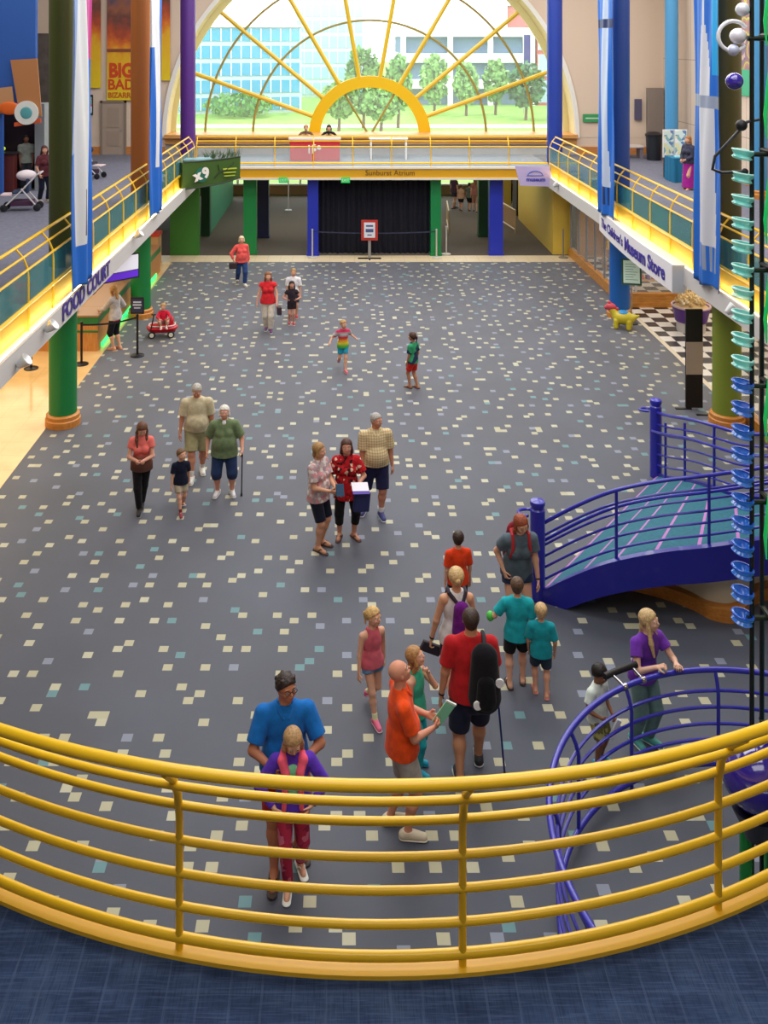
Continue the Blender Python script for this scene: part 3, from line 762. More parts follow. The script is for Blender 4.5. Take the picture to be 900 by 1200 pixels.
rail_set('balcony_railing', 'straight yellow railing with clear glass across the bridge under the round window', (XL + .06, YB), (XR - .06, YB), (0, 1, 0), True, 9, last=False, glassm=GLASSW)
# curved near balcony
CX, CY, RR = .2, 10.03, 5.30
def cp(a, r, z): return (CX + r * math.sin(a), CY - r * math.cos(a), z)
A0, A1 = math.radians(-84), math.radians(84)
def arcp(r, z, n=96): return [cp(A0 + (A1 - A0) * i / n, r, z) for i in range(n + 1)]
rt = thing('balcony_railing', 'curved yellow tube railing along the nearest balcony edge in the foreground', 'railing', (CX, CY - RR, DECK))
def rel(pts): return [(p[0] - CX, p[1] - (CY - RR), p[2] - DECK) for p in pts]
obj('handrail', MB().tube(rel(arcp(RR + .21, 4.40)), .0285, 12), YEL, rt, True)
for z, off in ((4.222, .085), (4.055, 0), (3.875, 0), (3.705, 0), (3.535, 0)): obj('rail', MB().tube(rel(arcp(RR + off, z)), .021, 10), YEL, rt, True)
obj('bottom_rail', MB().tube(rel(arcp(RR, 3.375)), .025, 10), YEL, rt, True)
for k in range(-4, 6):
    a = math.radians(-11.3 + 15.72 * k) if -4 <= k else 0
    if abs(a) > 1.45: continue
    obj('post', MB().tube(rel([cp(a, RR, 3.28), cp(a, RR, 4.0), cp(a, RR + .025, 4.14), cp(a, RR + .09, 4.26), cp(a, RR + .2, 4.37)]), [.02, .02, .022, .022, .02], 10), YEL, rt, True)
n = 96; mb = MB(); mb2 = MB(); lip = MB()
pin = arcp(RR + .03, 0, n)
far = [(CX + 11 * math.sin(A0 + (A1 - A0) * i / n), max(-4.9, CY - 16 * math.cos(A0 + (A1 - A0) * i / n)), 0) for i in range(n + 1)]
for i in range(n):
    P4 = [pin[i], pin[i + 1], far[i + 1], far[i]]
    mb.prism([(p[0], p[1]) for p in P4], 3.0, 3.296)
m, nt, b, N, K = nodes_mat('woven_carpet'); tc = N('ShaderNodeTexCoord'); col = None
n1 = N('ShaderNodeTexNoise'); n1.inputs['Scale'].default_value = 3; n1.inputs['Detail'].default_value = 8; n1.inputs['Roughness'].default_value = .7; K(tc.outputs['Object'], n1.inputs['Vector'])
br = ramp(nt, [(.3, '1c2a48'), (.5, '2a3c5c'), (.7, '3a4c6a')], 'LINEAR'); K(n1.outputs['Fac'], br.inputs[0]); col = br.outputs[0]
for sc, lc, th in (((9, .9, 1), '465676', .62), ((.9, 9, 1), '425272', .62), ((160, 6, 1), '16223a', .54), ((6, 160, 1), '46587c', .56)):
    mp = N('ShaderNodeMapping'); mp.inputs['Scale'].default_value = sc; K(tc.outputs['Object'], mp.inputs[0]); q = N('ShaderNodeTexNoise'); q.inputs['Scale'].default_value = 1 if sc[0] > 20 or sc[1] > 20 else 2.2; q.inputs['Detail'].default_value = 2; K(mp.outputs[0], q.inputs['Vector'])
    if max(sc) < 20:   # fine pale threads
        w_ = N('ShaderNodeTexWave'); w_.wave_type = 'BANDS'; w_.bands_direction = 'X' if sc[0] > sc[1] else 'Y'; w_.inputs['Scale'].default_value = 2.0; w_.inputs['Distortion'].default_value = .5; K(tc.outputs['Object'], w_.inputs['Vector'])
        g1 = N('ShaderNodeMath'); g1.operation = 'GREATER_THAN'; g1.inputs[1].default_value = .985; K(w_.outputs['Fac'], g1.inputs[0]); f_ = N('ShaderNodeMath'); f_.operation = 'MULTIPLY'; K(g1.outputs[0], f_.inputs[0]); K(n1.outputs['Fac'], f_.inputs[1])
    else:
        f_ = N('ShaderNodeMapRange'); f_.inputs[1].default_value = th - .06; f_.inputs[2].default_value = th + .12; f_.inputs[4].default_value = .45; K(q.outputs['Fac'], f_.inputs[0])
    mx = N('ShaderNodeMix'); mx.data_type = 'RGBA'; K(f_.outputs[0], mx.inputs[0]); K(col, mx.inputs[6]); mx.inputs[7].default_value = lin(lc) + (1,); col = mx.outputs[2]
K(col, b.inputs['Base Color']); b.inputs['Roughness'].default_value = .9; b.inputs['Specular IOR Level'].default_value = .2
struct('floor', mb, m)
lip.ribbon([(p[0], p[1]) for p in arcp(RR + .045, 0)], 2.7, 3.318, .11)
struct('trim_11', lip, mat('eabc34', .4), False)
# ---------------------------------------------------------------- columns
def column(label, x, y, parts, r=.285, base=True, z0=0.):
    rt = thing('column', label, 'column', (x, y, z0))
    for c, za, zb in parts: obj('shaft', MB().lathe([(r, za - z0), (r, zb - z0)], 32), mat(c, .4, spec=.5), rt, True)
    if base:
        obj('base_ring', MB().lathe([(r + .075, 0), (r + .075, .13), (r + .055, .15), (r + .055, .22), (r + .03, .24), (r, .25)], 32), wood('b8702a', 'cf8c40'), rt, True)
    return rt
column('olive and green round column nearest on the left, beside the food court lettering', -5.80, 19.5, [('117a3c', 0, 3.0), ('4c5524', 3.0, 13.2)])
column('orange and green round column on the left, behind the red wagon', -5.80, 27.04, [('117a3c', 0, 3.0), ('a9622a', 3.0, 13.2)])
column('purple round column at the left end of the round window', -5.80, 35.3, [('52287e', DECK, 13.2)], base=False, z0=DECK)
column('olive round column nearest on the right, beside the black and tan panel', 7.99, 19.5, [('7d8c2c', 0, 3.0), ('4a451c', 3.0, 13.2)])
column('blue round column on the right, behind the small toy ride', 7.99, 27.04, [('1560b4', 0, 3.0), ('1b3f86', 3.0, 13.2)])
column('royal blue round column at the right end of the round window', 7.99, 35.3, [('1c3a9a', DECK, 13.2)], base=False, z0=DECK)
column('light blue slender column on the right upper level behind the poster display', 12.35, 35.2, [('4a94c8', 3.3, 13.2)], .24, True, 3.3)
column('light blue slender column on the right upper level by the mural', 12.3, 27.6, [('4a94c8', 3.3, 13.2)], .2, True, 3.3)
def pillar(label, x0, x1, y, dep, c):
    o = obj('square_pillar', MB().box(x0, x1, y, y + dep, 0, 2.84).box(x0 - .03, x1 + .03, y - .03, y + dep, 0, .08), mat(c, .5)); return tag(o, label, 'pillar')
pillar('bright green flat pillar under the bridge behind the woman in coral', -3.66, -3.18, 34.75, .35, '0a7c3c')
pillar('dark navy pillar set back beside the bright green flat pillar', -3.4, -2.95, 37.6, .4, '1c2452')
pillar('royal blue pillar left of the black curtain', -1.28, -.88, 34.55, .4, '1c2fb0')
pillar('green pillar right of the black curtain', 3.26, 3.64, 34.55, .4, '0a8044')
pillar('dark green pillar set back beside the right royal blue pillar', 5.50, 6.05, 37.8, .4, '0c4a28')
pillar('royal blue pillar nearest the yellow wall', 5.44, 5.93, 34.6, .4, '1c2fb0')
# curtain
mb = MB(); nx = 150
for k in range(2):
    pass
pts = []
for i in range(nx + 1):
    x = -.88 + 4.14 * i / nx; pts.append((x, 34.9 + .05 * math.sin(i * .9) + .03 * math.sin(i * .37 + 1)))
mb.ribbon(pts, .02, 2.84, .02)
o = obj('stage_curtain', mb, mat('0c0e20', .9), None, True); tag(o, 'long black pleated curtain closing the opening under the bridge', 'curtain')
# exit signs
for x in (-2.15, .12):
    t = thing('exit_sign', ('small green exit sign under the bridge, %s' % ('left one of the pair' if x < -1 else 'right one near the curtain')), 'sign', (x, YB - .13, 2.84))
    obj('sign_box', MB().box(-.16, .16, -.03, .03, -.1, .1), mat('1fae54', .4, emit=.5), t); text('EXIT', .13, (0, -.035, 0), (PI / 2, 0, 0), WHITE, t, ext=.002)
# spot lamps on the fascias
for i, (x, y, z, lb) in enumerate(((XL + .3, 14.9, 2.85, 'small silver spot lamp on the left fascia, nearest the camera'), (XL + .3, 16.3, 2.98, 'small silver spot lamp on the left fascia below the food court lettering'), (XL + .3, 23.3, 3.12, 'small silver spot lamp on the left fascia beyond the food court lettering'),
        (XR - .30, 17.6, 2.9, 'small silver spot lamp on the right fascia beside the store sign end'), (XR - .3, 32, 3.0, 'small silver spot lamp on the right fascia near the bridge'), )):
    t = thing('spot_lamp', lb, 'lamp', (x, y, z))
    obj('lamp_head', MB().lathe([(.05, -.08), (.08, 0), (.11, .1), (.105, .11), (.04, .08)], 16, M=Matrix.Rotation(.9, 3, 'Y')), mat('d8dce0', .3, .5), t, True)
    obj('bracket', MB().box(-.15 if x < 0 else 0, 0 if x < 0 else .15, -.02, .02, -.06, -.02), STEEL, t)
# ---------------------------------------------------------------- hanging banners
def banner(label, x, y0, y1, zb, cols, prof, sg):
    """cloth banner in the plane x, pleated; prof(u, z) -> colour index"""
    rt = thing('hanging_banner', label, 'banner', (x, y0, zb))
    nu, nz = 40, 120; mb = MB(); H_ = 13.0 - zb; vs = []
    for j in range(nz + 1):
        for i in range(nu + 1):
            u = i / nu; z = H_ * j / nz; amp = .05 + .03 * math.sin(z * .7)
            vs.append((sg * (amp * math.sin(u * 9 + .25 * math.sin(z * .8)) + .02 * math.sin(u * 23 + z)), (y1 - y0) * u, z + (0.06 * math.sin(u * 6) if j == 0 else 0)))
    mb.v = vs
    for j in range(nz):
        for i in range(nu):
            a = j * (nu + 1) + i; mb.f.append((a, a + 1, a + nu + 2, a + nu + 1)); mb.m.append(prof((i + .5) / nu, H_ * (j + .5) / nz))
    o = obj('cloth', mb, [mat(c, .45, spec=.6) for c in cols], rt, True)
    sm = o.modifiers.new('thick', 'SOLIDIFY'); sm.thickness = .01
    obj('hanging_rod', MB().tube([(0, -.05, H_), (0, y1 - y0 + .05, H_)], .02), STEEL, rt, True)
    return rt
def rocket(u, z, top=8.2, wd=.20, flare=.30, body=2, base=0, fin=1, c=.5, tail=.35):
    # silver body tapering to a nose, tail fins, blue sky ground
    du = abs(u - c)
    if z < tail: return base
    if z < tail + .5: return fin if int(u * 17) % 2 and du < flare else base
    w = wd + (.10 * max(0, 1 - (z - tail) / 1.6))
    if z > top * .62: w = wd * .72
    if z > top * .72: w = max(.02, wd * .72 * (1 - (z - top * .72) / (top * .20)))
    if z > top: return base
    if abs(z - top * .62) < .12: return fin
    return body if du < w else base
BL = '1266c8'
banner('wide blue banner with a tall silver rocket, nearest on the right', XR - .27, 18.2, 19.5, 3.04, [BL, '8c98b0', 'c8ccd6', '19a0e0'], lambda u, z: (3 if z > 4.2 and u < .28 else rocket(u, z, 5.9, .26, .36, c=.5)), 1)
banner('narrow blue banner with a slim silver rocket, farther on the right', XR - .27, 25.3, 26.8, 3.08, [BL, '1a2c60', 'b8c8e0', '2a90d8'], lambda u, z: (2 if z > 7 and u < .5 else rocket(u, z, 8.6, .13, .2, c=.45)), 1)
banner('blue, silver and magenta banner nearest on the left', XL + .28, 17.8, 19.15, 3.15, [BL, '5a5068', 'd2d6da', 'c0288c', '8fa8d8'], lambda u, z: (3 if (z > 4.4 and u > .62) else (0 if u > .64 else (0 if z < .8 else (1 if (1 < z < 1.9 and .42 < u < .56) else (2 if .22 < u < .64 else 4 if z > 2.6 else 0))))), -1)
banner('blue and white banner farther on the left beside the orange column', XL + .28, 25.0, 26.55, 3.18, [BL, '1a2c60', 'dcdfe6', '2a90d8', 'e06a48'], lambda u, z: (2 if (z > 4.6 and u < .72) else (2 if (1.3 < z < 4.6 and .35 < u < .6) else 0)), -1)
# ================================================================ outdoors beyond the round window
struct('ground', MB().box(-80, 90, 48.3, 320, -.4, 0), mat('7fae4c', .9, var=.2, bscale=.6))
struct('path', MB().box(-80, 90, 84, 87, -.3, .02), mat('cfccc4', .8))
def building(label, x0, x1, y, zt, wallc, glassc, nf, nw, dep=20, band=.35):
    rt = thing('building', label, 'building', ((x0 + x1) / 2, y, 0)); W = (x1 - x0) / 2
    obj('wall', MB().box(-W, W, 0, dep, 0, zt), mat(wallc, .7), rt)
    fh = zt / nf; n = 0
    g = MB()
    for i in range(nf):
        o = obj('window_band', MB().box(-W + .2, W - .2, -.12, 0, i * fh + band, (i + 1) * fh - .15), mat(glassc, .15, spec=.8), rt)
        m = MB()
        for k in range(nw + 1): m.box(-W + .2 + (2 * W - .4) * k / nw - .06, -W + .2 + (2 * W - .4) * k / nw + .06, -.2, -.12, i * fh + band, (i + 1) * fh - .15)
        obj('mullion', m, mat('dfe4e6', .5), o)
    obj('roof', MB().box(-W - .3, W + .3, -.4, dep + .3, zt, zt + .25), mat('e4e6e6', .6), rt)
    return rt
building('blue glass office building outside the left half of the round window', -19.5, -4.2, 100, 9.2, 'b8ccd4', '4aa2c8', 5, 14).rotation_euler.z = .22
b2 = building('tall pale glass tower rising behind the blue glass building', -6.5, 3, 128, 17, 'd8e4ea', 'a8d0e0', 8, 8)
b3 = thing('parking_garage', 'white open parking garage outside the right half of the round window', 'building', (15, 112, 0))
m = MB(); m2 = MB()
for z in (0, 3.1, 6.2): m.box(-8, 8, 0, 16, z + 2.0, z + 3.1)
for x in (-8, -2.4, 2.4, 7.4): m.box(x, x + .6, -.1, .5, 0, 9.3)
obj('concrete_frame', m, mat('e6e4e0', .7), b3); obj('dark_interior', m2.box(-7.8, 7.8, 1.2, 16, 0, 9), mat('6a86a0', .8), b3)
b4 = building('brick building at the right end outside the round window', 23.2, 40, 112, 12.5, 'b8625a', '9ab4c4', 4, 8)
def tree(label, x, y, hgt, wd, c, z0=1.2, cat='tree'):
    rt = thing('tree' if hgt > 3 else 'shrub', label, cat, (x, y, 0))
    obj('trunk', MB().tube([(0, 0, 0), (.1, 0, hgt * .4), (0, .1, hgt * .8)], [.16, .12, .05], 6), mat('6a5646', .9), rt, True)
    m = MB(); rd = random.Random(int(x * 91 + y))
    for i in range(620):
        a, b_ = rd.uniform(0, 2 * PI), math.acos(rd.uniform(-1, 1)); q = rd.uniform(.45, 1) ** .6
        p = Vector((wd * q * math.sin(b_) * math.cos(a), wd * q * math.sin(b_) * math.sin(a), z0 + (hgt - z0) * .5 + (hgt - z0) * .5 * q * math.cos(b_)))
        s = rd.uniform(.16, .34); M = Euler((rd.uniform(0, 6), rd.uniform(0, 6), rd.uniform(0, 6))).to_matrix()
        m.add([p + M @ Vector(v) * s for v in ((-1, -.5, 0), (0, -.7, .15), (1, 0, 0), (0, .7, .15), (-1, .5, 0))], [(0, 1, 2, 3, 4)])
    obj('foliage', m, mat(c, .8, var=.3, bscale=3), rt)
for a in (('tall slim green tree outside just left of the window centre', 1.9, 84, 7.4, 1.7, '6a9a52'), ('tall slim green tree outside just right of the window centre', 5.0, 84, 6.6, 1.2, '74a45c'),
          ('round light green tree outside behind the left side of the yellow ring', -.3, 80, 4.4, 1.5, '86b068'), ('round light green tree outside behind the middle of the yellow ring', 3.2, 78, 3.6, 1.5, '7cac60'),
          ('thin young tree outside in front of the parking garage, left one', 9.6, 98, 6.4, 1.5, '8ab66c'), ('thin young tree outside in front of the parking garage, middle one', 12.8, 97, 5.6, 1.3, '90ba74'), ('thin young tree outside in front of the parking garage, right one', 16.0, 98, 5.8, 1.3, '86b26a'),
          ('dense dark green tree outside at the right of the parking garage', 18.0, 92, 5.6, 1.9, '4a7a4c'), ('dense dark green tree outside before the brick building', 22.2, 93, 5.0, 1.9, '4a7650')): tree(*a)
tree('low clipped green hedge outside below the blue glass building', -10.5, 96, 2.4, 3.8, '5f9a50', .1, 'shrub')
for i, (x, lb) in enumerate(((19.3, 'left of the two dark flags outside by the brick building'), (22.3, 'right of the two dark flags outside by the brick building'))):
    t = thing('flag_banner', lb, 'flag', (x, 100, 0)); obj('pole', MB().tube([(0, 0, 0), (0, 0, 9)], .07), STEEL, t); obj('cloth', MB().box(.05, .75, -.02, .02, 4.6, 8.4), mat('3a3a7a', .8), t)

# ================================================================ blue entrance ramp with railings
def lerp(a, b, t): return a + (b - a) * t
NEAR = [(2.80, 13.45, .03), (3.3, 13.15, .48), (3.76, 12.95, .78), (4.35, 12.85, .96), (4.99, 12.80, 1.06), (5.6, 12.85, 1.12), (6.3, 12.95, 1.18)]
FAR = [(5.73, 17.1, .03), (5.72, 16.4, .30), (5.73, 15.8, .55), (5.75, 15.2, .78), (5.82, 14.65, .95), (6.05, 14.1, 1.08), (6.6, 13.9, 1.16)]
def sample(P, t):
    x = t * (len(P) - 1); i = min(int(x), len(P) - 2); f = x - i
    p0, p1, p2, p3 = [Vector(P[max(0, min(len(P) - 1, i + k))]) for k in (-1, 0, 1, 2)]
    return .5 * ((2 * p1) + (p2 - p0) * f + (2 * p0 - 5 * p1 + 4 * p2 - p3) * f * f + (3 * p1 - p0 - 3 * p2 + p3) * f ** 3)
rp = thing('entrance_ramp', 'blue sided curved ramp with teal carpet and pink stripes at the right', 'ramp', (2.8, 13.45, 0))
O_ = Vector((2.8, 13.45, 0))
mb = MB(); NT = 72; NW = 10
vs = []
for i in range(NT + 1):
    a, b_ = sample(NEAR, i / NT), sample(FAR, i / NT)
    for j in range(NW + 1): vs.append(a.lerp(b_, j / NW) - O_)
mb.v = [tuple(v) for v in vs]
for i in range(NT):
    st = i % 11 == 1 or i == 0
    for j in range(NW):
        a = i * (NW + 1) + j; mb.f.append((a, a + 1, a + NW + 2, a + NW + 1)); mb.m.append(1 if st else 0)
o = obj('ramp_deck', mb, [mat('206478', .85, var=.12, bscale=20), mat('b070b8', .7)], rp)
sm = o.modifiers.new('t', 'SOLIDIFY'); sm.thickness = .06; sm.offset = -1
for P, sg in ((NEAR, -1), (FAR, 1)):
    mb = MB(); vs = []
    for i in range(41):
        p = sample(P, i / 40) - O_; q = sample(P, min(1, i / 40 + .01)) - sample(P, max(0, i / 40 - .01)); q.z = 0; q.normalize(); nn = Vector((q.y, -q.x, 0)) * (.09 if sg < 0 else -.09)
        bot = max(0, p.z - .46 + .10 * (1 - i / 40)) if sg < 0 else max(0, p.z - .3)
        for c in ((0, p.z + .05), (1, p.z + .05), (1, bot), (0, bot)): vs.append(Vector((p.x, p.y, c[1])) + nn * c[0])
    fs = [(i * 4 + k, i * 4 + (k + 1) % 4, i * 4 + 4 + (k + 1) % 4, i * 4 + 4 + k) for i in range(40) for k in range(4)] + [(0, 1, 2, 3), (163, 162, 161, 160)]
    obj('stringer', mb.add(vs, fs), mat('20209a', .35, coat=.2), rp, True)
    nn_ = Vector((0, -.05 * -sg, 0))
    def path(z, off=0.0, t0=.02, t1=1.):
        out = []
        for i in range(31):
            t = t0 + (t1 - t0) * i / 30; p = sample(P, t) - O_; q = sample(P, min(1, t + .01)) - sample(P, max(0, t - .01)); q.z = 0; q.normalize()
            w_ = Vector((q.y, -q.x, 0)) * (-sg); out.append(Vector((p.x, p.y, p.z + z * (1 + (.18 * (1 - t) ** 2 if sg > 0 else 0)))) + w_ * off * -1)
        return out
    for z in (.17, .34, .50, .66, .80): obj('rail', MB().tube(path(z), .017, 8), BLUE, rp, True)
    obj('handrail', MB().tube(path(.98), .026, 10), BLUE, rp, True); obj('inner_handrail', MB().tube(path(.70, .10), .022, 8), BLUE, rp, True)
    for t in ((.34, .67, .97) if sg < 0 else (.12, .36, .66, .97)):
        p = sample(P, t) - O_
        obj('post', MB().tube([p + Vector((0, 0, -.35 if sg < 0 else 0)), p + Vector((0, 0, .8)), p + Vector((0, 0, .98))], .022, 8), BLUE, rp, True)
for (x, y, hgt, tg) in ((2.79, 13.4, 1.42, 0), (5.73, 17.15, 1.42, 1)):
    q = Vector((x, y, 0)) - O_
    obj('newel_post', MB().lathe([(.105, 0), (.105, hgt - .14), (.085, hgt - .12), (.11, hgt - .06), (.10, hgt - .02), (.05, hgt), (.01, hgt + .005)], 24, c=q), BLUE, rp, True)
    pts = [(q.x + .15 * math.cos(a) - .10, q.y + .2 * math.sin(a) + .14, hgt - .26 - .05 * math.sin(a)) for a in np.linspace(-.6, 4.4, 12)]
    obj('rail_return', MB().tube(pts, .022, 8), BLUE, rp, True)
# ---- curved white plinth with timber kerb below the ramp
kp = [(3.79, 13.66), (4.05, 13.62), (4.30, 13.54), (4.68, 13.33), (4.92, 13.12), (5.07, 12.92), (5.30, 12.83), (5.52, 12.90), (5.66, 13.04), (5.9, 13.3), (6.4, 13.45)]
t = thing('plinth', 'cream curved plinth with a timber kerb under the blue ramp', 'plinth', (3.79, 13.66, 0))
def sm2(P, n=50):
    Q = [(x, y, 0) for x, y in P]; return [tuple(sample(Q, i / n))[:2] for i in range(n + 1)]
kk_ = [(x - 3.79, y - 13.66) for x, y in sm2(kp)]
obj('timber_kerb', MB().ribbon(kk_, 0, .13, .10).ribbon(kk_, .13, .18, .16), wood('b8702a', 'cf8c40'), t, True)
obj('plinth_wall', MB().ribbon([(x, y + .16) for x, y in kk_[14:]], .0, .52, .06), mat('d6d0b8', .7), t, True)
obj('plinth_drum', MB().lathe([(.40, 0), (.40, .55)], 32, c=(5.45 - 3.79, 13.45 - 13.66, 0)), mat('dcd8c8', .7), t, True)

# ================================================================ round blue railing around the clock
GX, GY, GR_ = 4.1, 8.05, 2.18
t = thing('round_railing', 'round blue tube railing around the glass clock at lower right', 'railing', (GX, GY, 0))
aa = np.linspace(math.radians(35), math.radians(262), 80)
def circ(r, z): return [(r * math.cos(a), r * math.sin(a), z) for a in aa]
obj('handrail', MB().tube(circ(GR_ + .09, 1.06), .030, 10), BLUE, t, True)
for z in (.88, .70, .52, .35): obj('rail', MB().tube(circ(GR_ + .02, z), .017, 8), BLUE, t, True)
obj('bottom_rail', MB().tube(circ(GR_, .10), .028, 10), BLUE, t, True)
for a in (60, 90, 118, 143, 168, 193, 218, 243, 258):
    a = math.radians(a); c, s = math.cos(a), math.sin(a)
    obj('post', MB().tube([(GR_ * c, GR_ * s, 0), (GR_ * c, GR_ * s, .85), ((GR_ + .03) * c, (GR_ + .03) * s, .95), ((GR_ + .09) * c, (GR_ + .09) * s, 1.06)], .020, 8), BLUE, t, True)
# small black rail pad clamped beside the girl
t = thing('rail_shelf', 'black curved bar clamped to the round blue railing beside the girl in purple', 'shelf', (GX, GY, 0))
obj('bar', MB().tube([((GR_ + .27) * math.cos(a), (GR_ + .27) * math.sin(a), 1.10) for a in np.linspace(math.radians(110.5), math.radians(121), 12)], .035, 10), BLACK, t, True)
for a in (112, 118.5):
    a = math.radians(a); obj('clamp', MB().tube([((GR_ + .06) * math.cos(a), (GR_ + .06) * math.sin(a), 1.07), ((GR_ + .26) * math.cos(a), (GR_ + .26) * math.sin(a), 1.09)], .016, 8).tube([((GR_ + .09) * math.cos(a - .012), (GR_ + .09) * math.sin(a - .012), 1.06), ((GR_ + .09) * math.cos(a + .012), (GR_ + .09) * math.sin(a + .012), 1.06)], .036, 12), STEEL, t, True)

# ================================================================ tall glass water clock
KX, KY = 3.615, 8.1
wc = thing('water_clock', 'tall green and black glass clock tower with stacked blue glass dishes at right edge', 'clock', (KX, KY, 0))
CL = MB()
for (x, y) in ((-.08, 0), (.06, -.05), (.06, .12), (.42, -.05), (.42, .12)): obj('frame_post', MB().lathe([(.02, 0), (.02, 10.5)], 10, c=(x, y, 0)), mat('0a1410', .4), wc, True)
for z in np.arange(1.0, 10.5, 1.0): obj('cross_bar', MB().tube([(-.12, 0, z), (.44, 0, z)], .022, 8).tube([(.06, -.07, z + .03), (.06, .14, z + .03)], .02, 8), mat('0c1c14', .4), wc, True)
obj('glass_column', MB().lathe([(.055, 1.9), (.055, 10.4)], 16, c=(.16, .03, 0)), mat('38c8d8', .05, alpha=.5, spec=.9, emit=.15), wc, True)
obj('base_column', MB().lathe([(.055, 0), (.055, 1.5)], 16, c=(-.13, .0, 0)).lathe([(.07, 0), (.07, 1.5)], 16, c=(.12, .05, 0)), mat('0c8a34', .25, coat=.4), wc, True)
z = 3.0; i = 0
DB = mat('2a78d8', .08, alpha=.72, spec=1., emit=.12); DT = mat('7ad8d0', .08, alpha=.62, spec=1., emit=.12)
while z < 7.15:
    blue = z < 5.05
    M = Matrix.Rotation(.22, 3, 'Y')
    obj('glass_dish', MB().lathe([(.01, -.05), (.07, -.045), (.088, -.03), (.070, -.008), (.088, .01), (.092, .035), (.084, .04), (.06, .012), (.04, -.022), (.01, -.028)], 20, c=(-.16, 0, z), M=M, cap=False), DB if blue else DT, wc, True)
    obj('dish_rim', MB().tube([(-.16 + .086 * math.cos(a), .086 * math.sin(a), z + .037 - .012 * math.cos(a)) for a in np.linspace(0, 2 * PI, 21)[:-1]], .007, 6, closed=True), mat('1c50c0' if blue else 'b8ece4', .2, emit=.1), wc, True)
    z += .20; i += 1
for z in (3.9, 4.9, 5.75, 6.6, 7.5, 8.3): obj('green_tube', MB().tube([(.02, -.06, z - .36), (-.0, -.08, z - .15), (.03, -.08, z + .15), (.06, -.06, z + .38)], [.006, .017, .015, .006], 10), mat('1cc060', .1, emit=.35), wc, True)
for (x, z, r, c) in ((-.23, 7.63, .075, '3a28a8'), (-.20, 8.02, .07, 'e8e8f4'), (-.24, 7.9, .05, 'c8d0f0'), (-.16, 8.25, .06, 'dfe4f4')): obj('glass_globe', MB().ball((x, 0, z), r, 20), mat(c, .08, spec=1., coat=.6), wc, True)
obj('globe_ring', MB().tube([(-.24 + .13 * math.cos(a), 0, 8.02 + .13 * math.sin(a)) for a in np.linspace(.6, 5.6, 20)], .018, 8), mat('f0f2fa', .15), wc, True)
obj('bracket_arm', MB().tube([(-.02, 0, 7.3), (-.12, 0, 7.28), (-.40, 0, 6.98), (-.42, 0, 6.87), (-.34, 0, 6.84), (-.12, 0, 6.85)], .014, 8), mat('20242c', .4), wc, True)
obj('bracket_hub', MB().ball((-.17, 0, 7.25), .05, 12).ball((-.14, 0, 6.85), .03, 10), mat('14141c', .5), wc, True)
obj('purple_globe', MB().ball((-.08, -.1, 1.72), .29, 32), mat('2c1c8c', .12, coat=.8, spec=.8), wc, True)
obj('globe_stand', MB().lathe([(.10, 1.2), (.14, 1.3), (.20, 1.42), (.22, 1.46)], 24, c=(-.08, -.1, 0)), mat('181830', .4), wc, True)

# ================================================================ store side
t = thing('storefront_window', 'long glazed storefront with timber kerb between the blue column and the yellow wall', 'window', (8.42, 29.0, 0))
obj('timber_kerb', MB().box(-.08, .1, 0, 5.6, 0, .30), WOODT, t)
for i in range(6): obj('mullion', MB().box(-.03, .03, i * 1.1, i * 1.1 + .06, .3, 2.7), mat('8a8a90', .4), t)
obj('window_pane', MB().box(-.01, .01, 0, 5.6, .3, 2.7), GLASSW, t)
t = thing('storefront_window', 'glazed storefront with timber kerb beyond the olive column at right edge', 'window', (8.47, 14.0, 0))
obj('timber_kerb', MB().box(-.08, .1, 0, 6.3, 0, .22), WOODT, t)
for i in range(6): obj('mullion', MB().box(-.03, .03, i * 1.24, i * 1.24 + .06, .22, 2.7), mat('b8b8be', .4), t)
obj('window_pane', MB().box(-.01, .01, 0, 6.3, .22, 2.7), GLASSW, t)
t = thing('storefront_window', 'recessed glass shop wall with timber base behind the purple tub', 'window', (8.3, 27.9, 0))
obj('timber_base', MB().box(.0, 4.9, 0, .14, 0, .42).box(.0, 4.9, -.02, .0, .36, .42), WOODT, t)
for x in (.02, .42, 1.9, 3.3, 4.8): obj('mullion', MB().box(x, x + .06, .04, .10, .42, 2.7), mat('c8c8cc', .4), t)
obj('window_pane', MB().box(0, 4.9, .06, .08, .42, 2.7), GLASSW, t)
struct('wall_store', MB().box(12.6, 12.75, 12, 34.4, 0, 2.7), mat('cfa878', .7)); struct('wall_store', MB().box(8.6, 12.6, 34.3, 34.4, 0, 2.7), mat('c89a68', .7))
rd = random.Random(4)
for i, (x, y, w_, lb) in enumerate(((9.7, 29.6, 1.6, 'shop shelf of colourful goods just inside the recessed glass wall'), (9.6, 32.4, 1.1, 'pale wooden shop table seen through the long storefront glass'), (11.6, 24.5, .9, 'shop shelf with goods along the shop side wall'))):
    t = thing('shop_shelf', lb, 'shelf', (x, y, 0))
    for z in (.4, .85, 1.3, 1.7) if i != 1 else (.75,): obj('shelf_board', MB().box(-w_ / 2, w_ / 2, -.25, .25, z, z + .03), mat('d8a870', .5), t)
    for sx in (-1, 1): obj('side_panel', MB().box(sx * w_ / 2 - .02, sx * w_ / 2 + .02, -.25, .25, 0, 1.8 if i != 1 else .75), mat('c89860', .5), t)
    k = 0
    for z in ((.43, .88, 1.33) if i != 1 else (.78,)):
        x_ = -w_ / 2 + .12
        while x_ < w_ / 2 - .1:
            hh_ = rd.uniform(.12, .26); c = rd.choice(['d05040', '40a0c0', 'e8c040', 'f0ece0', '7a50a0', '60b060'])
            o = obj('boxed_toy', MB().box(-.06, .06, -.07, .07, 0, hh_), mat(c, .5), None, bevel=.01); o.location = (x + x_, y - .05, z)
            tag(o, ['small boxed goods on the shelf behind the recessed shop glass', 'small boxed goods on the table behind the long storefront glass', 'small boxed goods on the shop side wall shelf'][i], 'box', 'goods on the shop shelves'); x_ += .2
